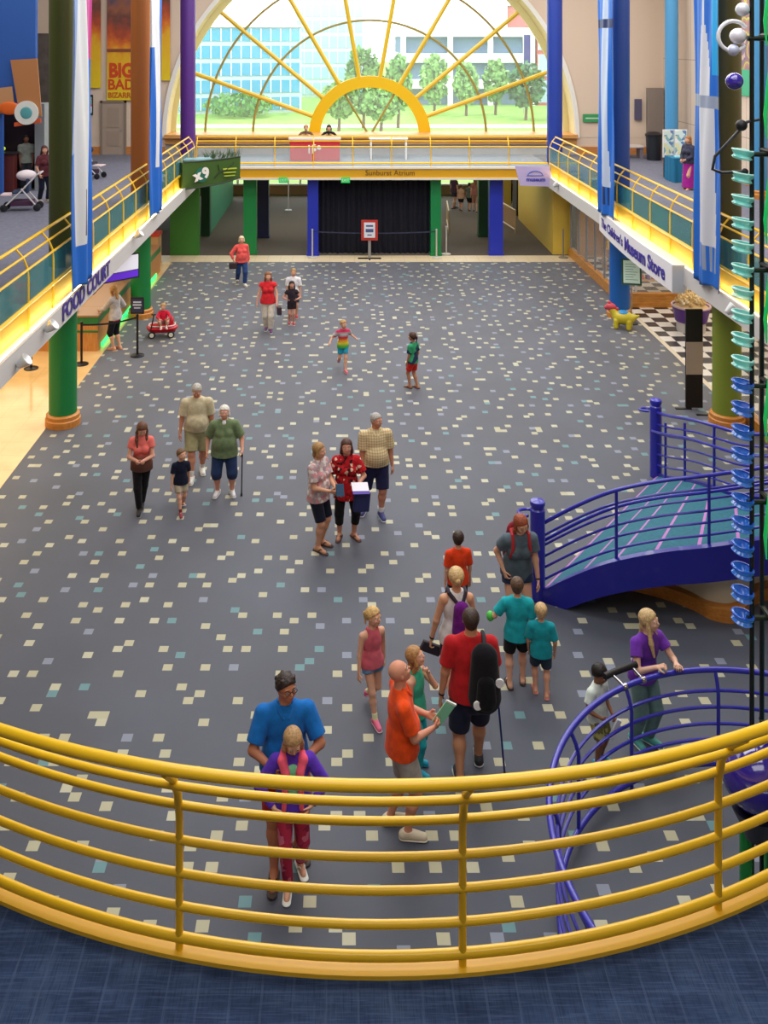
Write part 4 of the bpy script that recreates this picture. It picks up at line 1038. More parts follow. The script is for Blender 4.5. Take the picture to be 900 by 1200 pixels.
# store sign band
p0, p1 = (XR - .20, 26.9), (XR - .42, 20.3)
bs = thing('store_sign', 'white curved sign band with purple store lettering on the right balcony', 'sign', (p0[0], p0[1], 2.5))
pp = []
for i in range(25):
    u_ = i / 24; bul = -.10 * math.sin(PI * u_); pp.append((lerp(0, p1[0] - p0[0], u_) + bul, lerp(0, p1[1] - p0[1], u_)))
obj('sign_band', MB().ribbon(pp, 0, .60, .05), mat('e6e4ea', .5), bs, True)
obj('end_panel', MB().box(p1[0] - p0[0] - .02, .03, p1[1] - p0[1] - .04, p1[1] - p0[1] + .02, 0, .60), mat('c4c8d0', .5), bs)
obj('top_ledge', MB().add([(pp[i][0], pp[i][1], .58) for i in range(25)] + [(.12, pp[i][1], .58) for i in range(25)], [(i, i + 1, i + 26, i + 25) for i in range(24)]), mat('f0ecd8', .5), bs)
PUR = mat('3a2c98', .5)
def wrap_text(body, size, total, start, sx, parent, m, bold, z=.29):
    """lettering bent along the sign band"""
    o = text(body, size, (0, 0, 0), (0, 0, 0), m, None, align='LEFT', bold=bold); me = o.data
    xs = [v.co.x for v in me.vertices]; w0, w1 = min(xs), max(xs)
    for v in me.vertices:
        q = (v.co.x - w0) / (w1 - w0) * (total[1] - total[0]) + total[0]; zz = v.co.y; e = v.co.z
        i = min(int(q * 24), 23); f = q * 24 - i
        v.co = (lerp(pp[i][0], pp[i + 1][0], f) - .012 - e, lerp(pp[i][1], pp[i + 1][1], f), z + zz)
    o.parent = parent
wrap_text("The Children's", .36, (.05, .44), 0, 1, bs, PUR, .004); wrap_text('Museum Store', .46, (.47, .93), 0, 1, bs, PUR, .012)
fl_ = thing('food_court_sign', 'purple block letters on the grey fascia beside the left front column', 'sign', (XL + .21, 19.1, 2.92))
text('FOOD COURT', .44, (.008, 0, -.02), (PI / 2, 0, PI / 2), mat('40308c', .5), fl_, bold=.012, sx=1.22)
# toy ride
t = thing('toy_ride', 'small yellow animal ride with a red head and blue saddle before the blue column', 'toy', (7.72, 25.9, 0), 2.7)
V = Vol(); V.ell((-.04, 0, .30), (.30, .20, .19), None, .05).cone((.16, 0, .36), (.27, 0, .50), .11, .09, .05).cone((-.26, 0, .30), (-.44, 0, .40), .09, .03, .05)
for x in (-.20, .14):
    for y in (-.13, .13): V.cone((x, y, .22), (x, y * 1.1, .06), .07, .065, .03)
vobj('body', V, .012, mat('c8b82c', .4), t)
obj('head', MB().ball((.30, 0, .56), .115, 16, (1.25, .9, .95)).ball((.42, 0, .53), .06, 12), mat('c84854', .5), t, True)
obj('saddle', MB().ball((-.04, 0, .43), .15, 14, (1.1, 1.0, .5)), mat('2a8ac8', .4), t, True)
m = MB(); [m.ball((.34 - .07 * k, 0, .67 - .05 * k), .05, 8) for k in range(4)]; obj('crest', m, mat('c83c4c', .5), t, True)
# information sign on stand
t = thing('sign_stand', 'pale green framed notice on a stand beside the blue column', 'sign', (8.12, 26.35, 0), -.25)
obj('stand_base', MB().lathe([(.18, 0), (.18, .02), (.03, .04)], 20), BLACK, t, True); obj('pole', MB().tube([(0, 0, .03), (0, 0, 1.2)], .02), STEEL, t)
R_ = Matrix.Rotation(-.35, 4, 'X'); Mx = Matrix.Translation((0, -.03, 1.45)) @ R_
obj('frame', MB().box(-.27, .27, -.015, .015, -.36, .36, Mx), mat('1c4a34', .4), t); obj('notice', MB().box(-.22, .22, -.02, -.014, -.31, .31, Mx), mat('c8e4dc', .4), t)
m = MB(); [m.box(-.17, .17 - .06 * (k % 3), -.024, -.02, .2 - k * .07, .215 - k * .07, Mx) for k in range(7)]; obj('text_line', m, mat('6a9488', .5), t)
# tub
t = thing('display_tub', 'large purple tub heaped with pale soft toys at the shop entrance', 'tub', (9.55, 25.7, 0))
obj('tub_base', MB().lathe([(.38, 0), (.38, .26), (.36, .27)], 36), mat('cfcac8', .35), t, True)
obj('tub_bowl', MB().lathe([(.40, .27), (.42, .28), (.50, .66), (.51, .68), (.47, .68), (.38, .4)], 36), mat('5a2890', .35), t, True)
obj('tub_fill', MB().lathe([(.46, .66), (.40, .70), (.2, .84), (.01, .88)], 30), mat('d8c090', .9), t, True); obj('tub_rim', MB().tube([(.50 * math.cos(a), .50 * math.sin(a), .69) for a in np.linspace(0, 2 * PI, 41)[:-1]], .03, 8, closed=True), mat('c8b0c0', .4), t, True)
rd = random.Random(8)
for i in range(34):
    a = i * 2.4; q = .38 * math.sqrt((i + .5) / 34)
    V = MB().ball((0, 0, 0), .06, 10, (1, 1, .8)).ball((.04, 0, .045), .036, 8).tube([(.04, .02, .06), (.04, .035, .11)], .012, 6).tube([(.04, -.02, .06), (.04, -.035, .11)], .012, 6)
    o = obj('soft_toy', V, mat(rd.choice(['e6cfa0', 'd8bc88', 'efe0c0']), .9), None, True); o.location = (9.55 + q * math.cos(a), 25.7 + q * math.sin(a), .74 + .20 * (1 - (q / .4) ** 2) + .04 * (i % 2)); o.rotation_euler = (0, 0, a)
    tag(o, 'small cream soft toy heaped in the purple tub', 'toy', 'soft toys in the purple tub')
# panel
t = thing('display_board', 'tall black upright panel with a tan square beside the olive column', 'panel', (7.42, 20.25, 0))
obj('board', MB().box(0, .36, 0, .06, 0.03, 2.15), mat('161012', .5), t); obj('tan_square', MB().box(.0, .36, -.01, 0, .75, 1.45), mat('b09a88', .6), t)
obj('foot', MB().box(-.22, .12, -.02, .05, 0, .02).box(.10, .5, -.35, -.3, 0, .02), BLACK, t)

# ================================================================ food court
ct = thing('service_counter', 'long timber food counter with green band and brown top at left', 'counter', (-6.25, 24.0, 0))
obj('counter_front', MB().box(-3.1, 0, 0, .7, 0, .78).box(-.55, 0, .7, 8.2, 0, .78), wood('b87838', 'd09450', 4, (8, 8, 1)), ct)
obj('green_band', MB().box(-3.12, .02, -.02, 0, .70, .88).box(0, .02, 0, 8.2, .70, .88), mat('1a7a3c', .4), ct)
obj('green_stripe', MB().box(-3.11, .012, -.012, 0, .48, .53), mat('1a7a3c', .4), ct)
obj('worktop', MB().box(-3.15, .04, -.05, .75, .88, .93).box(-.6, .04, .75, 8.2, .88, .93), mat('a07a58', .35), ct, bevel=.008)
obj('light_strip', MB().box(.005, .03, .3, 7.5, .02, .12), mat('1ee070', .3, emit=2.2), ct)
t = thing('glass_case', 'glass fronted food display case behind the orange and green column', 'case', (-6.5, 28.3, .93))
obj('case_glass', MB().box(-.24, .24, -.9, .9, 0, .5), GLASS, t); obj('case_shelf', MB().box(-.23, .23, -.88, .88, .24, .26), STEEL, t); obj('case_top', MB().box(-.26, .26, -.92, .92, .5, .53), STEEL, t)
t = thing('kiosk', 'tan kiosk box with red top at the far end of the food court', 'kiosk', (-6.75, 33.2, 0))
obj('kiosk_body', MB().box(-.3, .3, -.3, .3, 0, 1.05), mat('c09a6a', .6), t); obj('kiosk_top', MB().box(-.33, .33, -.33, .33, 1.05, 1.15), mat('c83a2a', .5), t)
struct('wall_food', MB().box(-12.8, -12.6, 14, 34.4, 0, 2.72), mat('c8a878', .7)); struct('wall_food', MB().box(-12.6, -7.4, 34.2, 34.4, 0, 2.72), mat('b8925e', .7))
for i, (x, y, w_, d_, h_, c, lb) in enumerate(((-9.0, 27.5, 1.8, .8, 1.25, 'b89468', 'tan serving cabinet behind the food counter, left of the woman'), (-8.1, 29.6, 1.0, .7, 1.45, '8a6a4a', 'brown serving cabinet farther behind the food counter'), (-8.2, 31.6, 1.4, .8, 1.3, 'c8b090', 'pale serving cabinet at the back of the food court'))):
    t = thing('serving_cabinet', lb, 'cabinet', (x, y, 0))
    obj('cabinet_body', MB().box(-w_/2, w_/2, -d_/2, d_/2, 0, h_), mat(c, .5), t, bevel=.01); obj('cabinet_top', MB().box(-w_/2-.03, w_/2+.03, -d_/2-.03, d_/2+.03, h_, h_+.04), mat('d8cab0', .3), t)
    for sx in (-1, 1): obj('door', MB().box(sx*w_/4-w_*.22, sx*w_/4+w_*.22, -d_/2-.02, -d_/2, .1, h_-.1), mat('a8845a', .5), t)
for i, (x, y, lb) in enumerate(((-7.6, 24.25, 'dark till on the counter under the food court lettering'), (-8.9, 24.3, 'dark tray on the counter left end'))):
    t = thing('cash_register', lb, 'register', (x, y, .93)); obj('body', MB().box(-.18, .18, -.15, .15, 0, .10), mat('2a2422', .5), t, bevel=.01); obj('screen', MB().box(-.12, .12, .05, .08, .10, .28), BLACK, t, bevel=.005)
for i, (x, y, c) in enumerate(((-6.9, 24.3, 'e8e4dc'), (-7.15, 24.15, 'e8e4dc'))):
    tag(obj('napkin_box', MB().box(-.07, .07, -.05, .05, 0, .09), mat(c, .5), None, bevel=.008, loc=(x, y, .93)), ('white napkin box on the counter nearest the woman', 'white napkin box on the counter, left of its twin')[i], 'box')
t = thing('hanging_screen', 'purple and white menu screen hanging under the left balcony edge', 'screen', (-5.62, 23.4, 1.95), .75)
obj('screen_case', MB().box(-.62, .62, -.03, .03, 0, .62), BLACK, t); obj('screen_picture', MB().box(-.59, .59, -.036, -.03, .22, .59), mat('d8d8e4', .3, emit=.5), t); obj('purple_strip', MB().box(-.59, .59, -.036, -.03, .03, .20), mat('5a2ac0', .3, emit=.6), t)
obj('hanger', MB().tube([(0, 0, .62), (0, 0, .77)], .02), STEEL, t)
def stanchion(label, x, y, c, hgt=1.0, sign=False, cat='stanchion', z=0):
    t = thing('stanchion', label, cat, (x, y, z))
    obj('base', MB().lathe([(.17, 0), (.17, .02), (.12, .04), (.03, .05)], 24), mat(c, .35, .2), t, True); obj('pole', MB().lathe([(.03, .04), (.03, hgt), (.036, hgt), (.036, hgt + .04), (.02, hgt + .05)], 12), mat(c, .3, .2), t, True)
    if sign:
        obj('sign_frame', MB().box(-.17, .17, -.02, .02, hgt + .06, hgt + .48), mat('15151c', .4), t, bevel=.01)
        obj('sign_face', MB().box(-.14, .14, -.026, -.02, hgt + .10, hgt + .44), mat('2c3450', .4), t); obj('printed_line', MB().box(-.10, .10, -.03, -.026, hgt + .34, hgt + .38).box(-.11, .11, -.03, -.026, hgt + .27, hgt + .31).box(-.08, .08, -.03, -.026, hgt + .20, hgt + .23), mat('c8ccd8', .4), t)
    return t
stanchion('black stanchion post carrying a small dark sign by the carpet edge at left', *floor_at(161, 417)[:2], '1a1a1e', 1.0, True)
stanchion('black stanchion post on the tan tiles just right of the green column', *floor_at(95.5, 427)[:2], '1a1a1e')
stanchion('black stanchion post on the tan tiles left of the green column', *floor_at(36.5, 432)[:2], '1a1a1e')
def belt(label, a, b_, z, c='16161a'):
    a, b_ = Vector((a[0], a[1], z)), Vector((b_[0], b_[1], z)); pts = [a.lerp(b_, i / 10) - Vector((0, 0, .06 * math.sin(PI * i / 10))) for i in range(11)]
    m = MB(); vs = []
    for p in pts: vs += [p + Vector((0, 0, .022)), p - Vector((0, 0, .022))]
    o = obj('stanchion_belt', m.add(vs, [(2 * i, 2 * i + 1, 2 * i + 3, 2 * i + 2) for i in range(10)]), mat(c, .7)); o.modifiers.new('t', 'SOLIDIFY').thickness = .004; tag(o, label, 'belt')
belt('black belt stretched between the sign post and the post by the green column', floor_at(161, 417), floor_at(95.5, 427), .97)
stanchion('silver stanchion before the royal blue pillar left of the curtain', *floor_at(366, 302)[:2], 'c8c4bc', 1.0)
stanchion('silver stanchion before the green pillar right of the curtain', *floor_at(511.5, 302)[:2], 'c8c4bc', 1.0)
stanchion('silver stanchion before the yellow wall at right', *floor_at(660, 302)[:2], '8a8478', 1.0)
stanchion('silver stanchion just right of the green pillar beside the curtain', *floor_at(523, 298)[:2], 'c8c4bc', 1.0)
belt('dark blue belt stretched across the front of the black curtain', floor_at(367, 302), floor_at(510.5, 302), .95, '2a3048')
t = stanchion('tall thin pole on a white base in the left back corridor', *floor_at(338, 246.5)[:2], 'cfcfcf', 2.1)
t = thing('poster_stand', 'red framed poster on a black stand before the curtain', 'sign', (*floor_at(433, 303.5)[:2], 0))
obj('base', MB().box(-.42, .42, -.02, .02, 0, .05).box(-.03, .03, -.2, .2, 0, .04), BLACK, t); obj('pole', MB().box(-.05, .05, -.02, .02, .04, .7), mat('a8a4a0', .4, .5), t)
obj('frame', MB().box(-.30, .30, -.04, .0, .68, 1.42), mat('b8362c', .5), t); obj('poster', MB().box(-.20, .20, -.05, -.04, .78, 1.33), mat('e4e6ee', .4), t)
obj('printed_line', MB().box(-.13, .13, -.055, -.05, 1.18, 1.24).box(-.14, .14, -.055, -.05, .98, 1.1).box(-.08, .08, -.055, -.05, .86, .90), mat('4a5a8a', .5), t)
def low_gate(label, x, y, L, dx, c='c89858'):
    t = thing('barrier', label, 'barrier', (x, y, 0)); a = Vector((dx, 1, 0)).normalized()
    for z in (.95, .15): obj('rail', MB().tube([Vector((0, 0, z)), a * L + Vector((0, 0, z))], .03), mat('c8b48c', .4), t)
    for q in (0, L): obj('post', MB().tube([a * q, a * q + Vector((0, 0, .95))], .03), mat('c8b48c', .4), t)
    p = a * .05; e = a * (L - .05); obj('panel', MB().add([p + Vector((0, 0, .2)), e + Vector((0, 0, .2)), e + Vector((0, 0, .9)), p + Vector((0, 0, .9))], [(0, 1, 2, 3)]), mat(c, .3, alpha=.55), t)
low_gate('low timber barrier just right of the green pillar in the back corridor', 4.35, 38.3, 2.4, .08); low_gate('low timber barrier before the yellow wall in the back corridor', 7.1, 38.5, 3.2, -.12)
# planter sign on the left balcony corner
t = thing('planter_sign', 'dark green planter box with white lettering logo and netting at the bridge corner', 'planter', (-5.28, 31.0, 3.02), .55)
m = MB(); vs = []
for i in range(13):
    u_ = i / 12; y = -.16 * math.sin(PI * u_); vs += [(2.1 * u_, y, .02 + .22 * u_ ** 1.5 - .03), (2.1 * u_, y - .02, .86 + .06 * u_), (2.1 * u_, y + .4 * 0 + .30, .86 + .06 * u_), (2.1 * u_, y + .30, .02 + .22 * u_ ** 1.5)]
obj('box', m.add(vs, [(i * 4 + k, i * 4 + (k + 1) % 4, i * 4 + 4 + (k + 1) % 4, i * 4 + 4 + k) for i in range(12) for k in range(4)] + [(0, 1, 2, 3), (51, 50, 49, 48)]), mat('3c5c22', .5), t)
obj('rim', MB().tube([(2.1 * i / 12, -.17 * math.sin(PI * i / 12) - .01, .88 + .06 * i / 12) for i in range(13)], .025).tube([(2.1 * i / 12, -.17 * math.sin(PI * i / 12) - .01, .0 + .22 * (i / 12) ** 1.5) for i in range(13)], .025), mat('1c2a18', .4), t)
obj('logo_disc', MB().lathe([(.24, 0), (.24, .02)], 24, c=(.62, -.17, .45), M=Matrix.Rotation(PI / 2, 3, 'X')), mat('186a58', .5), t)
text('x', .42, (.46, -.20, .42), (PI / 2, -.3, 0), WHITE, t, bold=.03); text('9', .46, (.76, -.20, .50), (PI / 2, -.3, 0), WHITE, t, bold=.025)
obj('branch_print', MB().tube([(1.05, -.19, .3), (1.25, -.2, .5), (1.5, -.19, .55), (1.8, -.14, .78)], .02).tube([(1.25, -.2, .5), (1.2, -.2, .75)], .015), mat('1c3418', .6), t)
obj('yellow_line', MB().box(1.38, 1.88, -.195, -.165, .56, .60).box(1.4, 1.85, -.195, -.165, .44, .475).box(1.42, 1.82, -.195, -.165, .33, .36), mat('b8c83c', .5), t)
m = MB(); rd = random.Random(3)
for i in range(90):
    p = Vector((rd.uniform(.9, 2.1), rd.uniform(-.05, .3), .88)); q = p + Vector((rd.uniform(-.2, .2), rd.uniform(-.1, .1), rd.uniform(.15, .42))); m.tube([p, (p + q) / 2 + Vector((.03, 0, .02)), q], [.006, .010, .002], 4)
obj('foliage', m, mat('3a5a34', .8), t)
V = Vol(); [V.ell((rd.uniform(.1, 1.0), rd.uniform(0, .25), .92), (.16, .1, .07), None, .05) for i in range(9)]; vobj('netting', V, .03, mat('8ab4c0', .5, alpha=.75), t)
# hanging pennant at the other corner
t = thing('hanging_sign', 'tilted lilac sign board with a blue dome logo at the right bridge corner', 'sign', (6.15, 33.4, 2.78))
q = [(.18, 0, -.02), (1.42, 0, -.06), (1.22, 0, .66), (0, 0, .68)]
obj('board', MB().add([Vector(v) for v in q] + [Vector(v) + Vector((0, .03, 0)) for v in q], [(0, 1, 2, 3), (7, 6, 5, 4), (0, 4, 5, 1), (1, 5, 6, 2), (2, 6, 7, 3), (3, 7, 4, 0)]), mat('b8acdc', .5), t)
obj('dome_logo', MB().tube([(.72 + .26 * math.cos(a), -.012, .34 + .16 * math.sin(a)) for a in np.linspace(0, PI, 14)], .014, 6).tube([(.42, -.012, .34), (1.02, -.012, .34)], .012, 6), mat('2c58b8', .5), t)
text('museum', .20, (.74, -.012, .20), (PI / 2, 0, 0), mat('3038a8', .5), t, bold=.006)

# ================================================================ bridge level furniture
t = thing('information_desk', 'red and white desk with the two seated people on the bridge balcony', 'desk', (-1.05, 35.9, DECK))
obj('desk_body', MB().box(-.95, .95, 0, .5, 0, .82), mat('c83c44', .5), t, bevel=.02); obj('desk_top', MB().box(-1.0, 1.0, -.05, .55, .82, .90), mat('e8d8d4', .4), t, bevel=.01)
obj('red_stripe', MB().box(-.96, .96, -.012, 0, .66, .80), mat('c01c28', .5), t); obj('white_emblem', MB().tube([(-.22, -.02, .3), (-.22, -.02, .62)], .03).tube([(-.08, -.02, .3), (-.08, -.02, .62), (.04, -.02, .62)], .025).ball((.16, -.02, .52), .09, 12, (1, .2, 1)).ball((.0, -.02, .44), .06, 12, (1, .2, 1)), WHITE, t)
t = thing('white_table', 'low white table on the bridge balcony right of the red desk', 'table', (1.8, 36.6, DECK))
obj('table_top', MB().box(-.75, .75, -.3, .3, .78, .84), WHITE, t, bevel=.01)
for x in (-.68, .68): obj('leg', MB().box(x - .03, x + .03, -.25, .25, 0, .78), WHITE, t)
# ---- left upper level
for (x0, x1, z0, z1, lb, full) in ((-9.5, -8.35, 5.5, 13, 'wide fiery banner reading BIG BAD BIZARRE on the back wall', 1), (-10.35, -9.75, 6.0, 13, 'narrow fiery banner with yellow foot just left of the BIG BAD banner', 0), (-7.3, -6.95, 6.3, 13, 'narrow dark and yellow banner right of the orange column', 0)):
    t = thing('wall_banner', lb, 'banner', (x0, 37.9, z0)); m, nt, b, N, K = nodes_mat('fiery_print')
    tc = N('ShaderNodeTexCoord'); s = N('ShaderNodeSeparateXYZ'); K(tc.outputs['Object'], s.inputs[0]); nn = N('ShaderNodeTexNoise'); nn.inputs['Scale'].default_value = 2.2; nn.inputs['Detail'].default_value = 6; K(tc.outputs['Object'], nn.inputs['Vector'])
    ma = N('ShaderNodeMath'); ma.operation = 'MULTIPLY_ADD'; ma.inputs[1].default_value = 1.6; K(nn.outputs['Fac'], ma.inputs[0]); K(s.outputs[2], ma.inputs[2]); mr = N('ShaderNodeMapRange'); mr.inputs[1].default_value = .8; mr.inputs[2].default_value = 6; K(ma.outputs[0], mr.inputs[0])
    r = ramp(nt, [(0, 'e8cc20'), (.33, 'e6b020'), (.44, 'd87020'), (.52, 'b04a28'), (.62, '6a4038'), (.72, '9a5c40'), (.85, '504860')], 'LINEAR'); K(mr.outputs[0], r.inputs[0]); K(r.outputs[0], b.inputs['Base Color']); b.inputs['Roughness'].default_value = .6
    obj('cloth', MB().box(0, x1 - x0, 0, .02, 0, z1 - z0), m, t)
    if full:
        RD = mat('d04a1c', .5); cxx = (x1 - x0) / 2
        text('BIG', .78, (cxx, -.01, 1.18), (PI / 2, 0, 0), RD, t, bold=.035, sx=.82); text('BAD', .58, (cxx, -.01, .62), (PI / 2, 0, 0), RD, t, bold=.015, sx=.95); text('BIZARRE', .30, (cxx, -.01, .2), (PI / 2, 0, 0), mat('c8641c', .5), t, bold=.008, sx=.92)
        obj('dark_bar', MB().box(0, x1 - x0, -.012, 0, 1.95, 2.08), mat('8a4a30', .6), t)
d_ = bpy.data.objects.new('door_2', None); COL.objects.link(d_); d_['kind'] = 'structure'; d_.location = (-9.75, 37.96, DECK)
obj('door_leaf', MB().box(.06, .94, -.03, .04, 0, 2.1), mat('a89686', .6), d_); obj('door_panel', MB().box(.25, .75, -.045, -.03, .35, .95).box(.25, .75, -.045, -.03, 1.1, 1.9), mat('a08e7e', .6), d_)
obj('door_frame', MB().box(-.02, .06, -.06, .04, 0, 2.18).box(.94, 1.02, -.06, .04, 0, 2.18).box(-.02, 1.02, -.06, .04, 2.1, 2.18), mat('8a7a6c', .6), d_); obj('door_handle', MB().tube([(.85, -.08, 1.0), (.78, -.08, 1.0)], .02), STEEL, d_)
t = thing('wall_frame', 'black framed notice on the wall left of the tan door', 'frame', (-10.2, 37.93, 4.9)); obj('frame', MB().box(-.13, .13, -.02, .02, 0, .82), BLACK, t); obj('notice', MB().box(-.09, .09, -.03, -.02, .08, .74), patterned([(0, 'e8e8f0'), (.5, '8ac8a0'), (.75, 'e07070')], 8), t)
struct('wall_stone', MB().box(-13.4, -10.55, 37.2, 37.6, DECK, 8.2), mat('5a524c', .9, var=.2, bscale=2.5))
struct('wall_pale', MB().box(-11.35, -10.9, 34.5, 34.7, DECK, 5.5), mat('9a9088', .8))
o = struct('wall_blue', MB().box(-13.3, -9.28, 28.4, 28.6, 6.0, 13.1).box(-13.3, -10.3, 28.4, 28.6, DECK, 6.0), mat('2a5cb0', .7, bump=.3, bscale=2))
t = thing('booth', 'dark ticket booth with white frame at the left edge upstairs', 'booth', (-9.95, 29.2, DECK))
[obj('side_wall', MB().box(a, a + .3, b_, .4, 0, 2.68), mat('8c9498', .6), t) for a, b_ in ((-1.45, -.5), (.45, -.2))]; obj('booth_interior', MB().box(-1.15, .5, .3, .4, 0, 2.6), mat('32222c', .8), t)
obj('booth_counter', MB().box(-1.1, -.1, -.5, -.15, 0, 1.15), mat('5a1e1c', .6), t, bevel=.02); obj('counter_top', MB().box(-1.12, -.05, -.55, -.1, 1.15, 1.2), mat('201a1e', .4), t)
obj('lamp_cover', MB().ball((-.55, -.25, 1.3), .12, 12, (1, 1, .6)), mat('c8e83c', .4, emit=.6), t, True)
t = thing('angled_sign', 'tilted tan and orange sign panels with a round white emblem above the booth', 'sign', (-9.75, 28.2, DECK + 2.05))
obj('tall_panel', MB().prism([(.02, .55), (.72, .30), (.58, 2.05), (-.22, 2.0)], 0, .05, 'xz'), mat('b87c4c', .6), t); obj('short_panel', MB().prism([(-1.05, .30), (-.1, .45), (-.2, 1.2), (-1.05, 1.1)], .06, .11, 'xz'), mat('c8966a', .6), t)
obj('orange_blob', MB().ball((-.25, 0, .55), .33, 16, (1, .12, .6)), mat('e86a20', .5), t, True); obj('round_emblem', MB().lathe([(.36, 0), (.36, .04)], 28, c=(.28, -.02, .42), M=Matrix.Rotation(PI / 2, 3, 'X')), mat('e8ece8', .5), t, True)
obj('emblem_print', MB().ball((.28, -.07, .42), .18, 16, (1, .1, 1)), mat('5aa8b0', .5), t, True); obj('lower_strip', MB().prism([(-.1, .0), (.7, .12), (.7, .26), (-.1, .12)], -.02, .02, 'xz'), mat('d85a2c', .5), t)
t = thing('notice_board', 'blue notice board on a post behind the woman with the cup', 'sign', (-9.55, 30.6, DECK)); obj('board', MB().box(-.28, .28, -.02, .02, 1.35, 1.95), mat('1c80c8', .5), t); obj('post', MB().tube([(0, .02, 0), (0, .02, 1.4)], .025), STEEL, t); obj('printed_line', MB().box(-.2, .2, -.03, -.02, 1.8, 1.84).box(-.2, .2, -.03, -.02, 1.65, 1.69).box(-.2, .2, -.03, -.02, 1.5, 1.54), mat('8ad0f0', .5), t)
def stroller(label, x, y, rz, c1, c2):
    t = thing('stroller', label, 'stroller', (x, y, DECK), rz)
    for sy in (-.24, .24):
        obj('frame_tube', MB().tube([(-.45, sy, .12), (.0, sy, .55), (.42, sy, 1.0), (.5, sy, 1.02)], .02).tube([(.42, sy, .12), (.0, sy, .62)], .02), mat('d8d4d8', .3), t, True)
        for x_ in (-.45, .42): obj('wheel', MB().lathe([(.09, -.02), (.10, -.015), (.10, .015), (.09, .02)], 18, c=(x_, sy, .10), M=Matrix.Rotation(PI / 2, 3, 'X')), mat('1c1c24', .6), t, True)
    obj('seat', MB().box(-.25, .18, -.22, .22, .48, .54).box(.12, .2, -.22, .22, .5, .95), mat(c1, .8), t, bevel=.03); obj('canopy', MB().ball((.1, 0, .95), .27, 16, (1, .95, .55)), mat(c2, .8), t, True)
    obj('basket', MB().box(-.3, .3, -.2, .2, .14, .28), mat('4a2a48', .8), t, bevel=.02); obj('footrest', MB().box(-.55, -.25, -.2, .2, .42, .46), mat('e0c8cc', .6), t, bevel=.01); obj('handle', MB().tube([(.5, -.24, 1.02), (.5, .24, 1.02)], .02), mat('d8d4d8', .3), t)
stroller('white framed stroller with open seat beside the booth upstairs', -8.75, 25.7, .15, '2a3c5c', 'e0d4dc'); stroller('dark stroller half hidden behind the left banner upstairs', -8.55, 31.6, 2.9, '20222c', '22242e')
# ---- right upper level
t = thing('trash_can', 'black round-topped bin by the bench on the right upper level', 'bin', (12.05, 36.3, DECK)); obj('bin_body', MB().lathe([(.26, 0), (.30, .9), (.30, .92)], 24), mat('1a1f28', .5), t, True); obj('bin_lid', MB().lathe([(.33, .92), (.33, 1.0), (.2, 1.08), (.02, 1.1)], 24), mat('12161e', .4), t, True)
t = thing('bench', 'low white bench against the wall on the right upper level', 'bench', (11.3, 36.9, DECK)); obj('seat', MB().box(-.65, .5, -.3, .3, .42, .5), mat('cfc4c0', .5), t, bevel=.02)
for x in (-.5, .4): obj('leg', MB().box(x - .06, x + .06, -.25, .25, 0, .42), mat('7a7480', .5), t)
t = thing('display_table', 'folding table under a teal blue cloth on the right upper level', 'table', (11.2, 31.0, DECK)); obj('table_top', MB().box(-.38, .6, -.4, .35, .74, .77), WHITE, t)
m = MB(); pts = []
for (xa, ya, xb, yb) in ((-.42, .38, -.42, -.45), (-.42, -.45, .64, -.45), (.64, -.45, .64, .38)):
    for i in range(16): pts.append((lerp(xa, xb, i / 15), lerp(ya, yb, i / 15)))
pts = [(x + .025 * math.sin(i * 1.3), y + .02 * math.cos(i * 1.7)) for i, (x, y) in enumerate(pts)]
o = obj('tablecloth', m.ribbon([(x, y) for x, y in pts], .0, .78, .01).box(-.42, .64, -.45, .38, .775, .79), mat('0e6c94', .7), None, True, loc=(11.2, 31.0, DECK + .005)); tag(o, 'teal blue pleated cloth draped over the table beside the woman in a long skirt', 'tablecloth')
for i, (x, rz, lb) in enumerate(((-.02, .2, 'left poster board of the standing display behind the teal table'), (.40, -.25, 'right poster board of the standing display behind the teal table'))):
    t = thing('poster_board', lb, 'poster', (11.05 + x, 31.75, DECK), rz); obj('board', MB().box(-.20, .20, -.02, .02, .68, 1.62), WHITE, t); obj('poster_print', MB().box(-.18, .18, -.03, -.02, .71, 1.59), patterned([(0, 'd8e8e4'), (.35, '8ab8c0'), (.55, 'e8e4b0'), (.7, '6a8ab8'), (.85, 'f0f0f0')], 9), t)
    for sx in (-1, 1): obj('leg', MB().box(sx * .17 - .015, sx * .17 + .015, -.02, .02, 0, .68), STEEL, t)
t = thing('leaflet_stack', 'pale leaflets lying on the teal table', 'leaflets', (11.25, 30.9, DECK + .79)); obj('leaflet', MB().box(-.3, -.1, -.1, .1, 0, .04).box(.1, .3, -.15, .05, 0, .03), mat('a8e0e8', .5), t)
t = thing('wall_sign', 'small green lettered sign on the cream wall right of the blue column', 'sign', (10.15, 37.93, 4.62)); obj('panel', MB().box(-.42, .42, -.02, .02, 0, .32), mat('3c9a5c', .5), t); obj('printed_line', MB().box(-.32, .32, -.03, -.02, .13, .18), mat('bfe4c4', .5), t)
struct('door_3', MB().box(12.3, 12.95, 37.8, 37.98, DECK, 6.0), mat('8c8078', .7))
t = thing('wall_speaker', 'dark narrow panel on the wall behind the light blue column', 'panel', (11.95, 37.9, 4.7)); obj('panel', MB().box(-.14, .14, -.03, .03, 0, .85), mat('54506c', .6), t)
t = thing('wall_mural', 'colourful mural of looping rings above a green band at the upper right', 'mural', (12.97, 29, 6.1))
m, nt, b, N, K = nodes_mat('mural_print'); tc = N('ShaderNodeTexCoord'); v = N('ShaderNodeTexVoronoi'); v.feature = 'F1'; v.inputs['Scale'].default_value = 1.7; K(tc.outputs['Object'], v.inputs['Vector'])
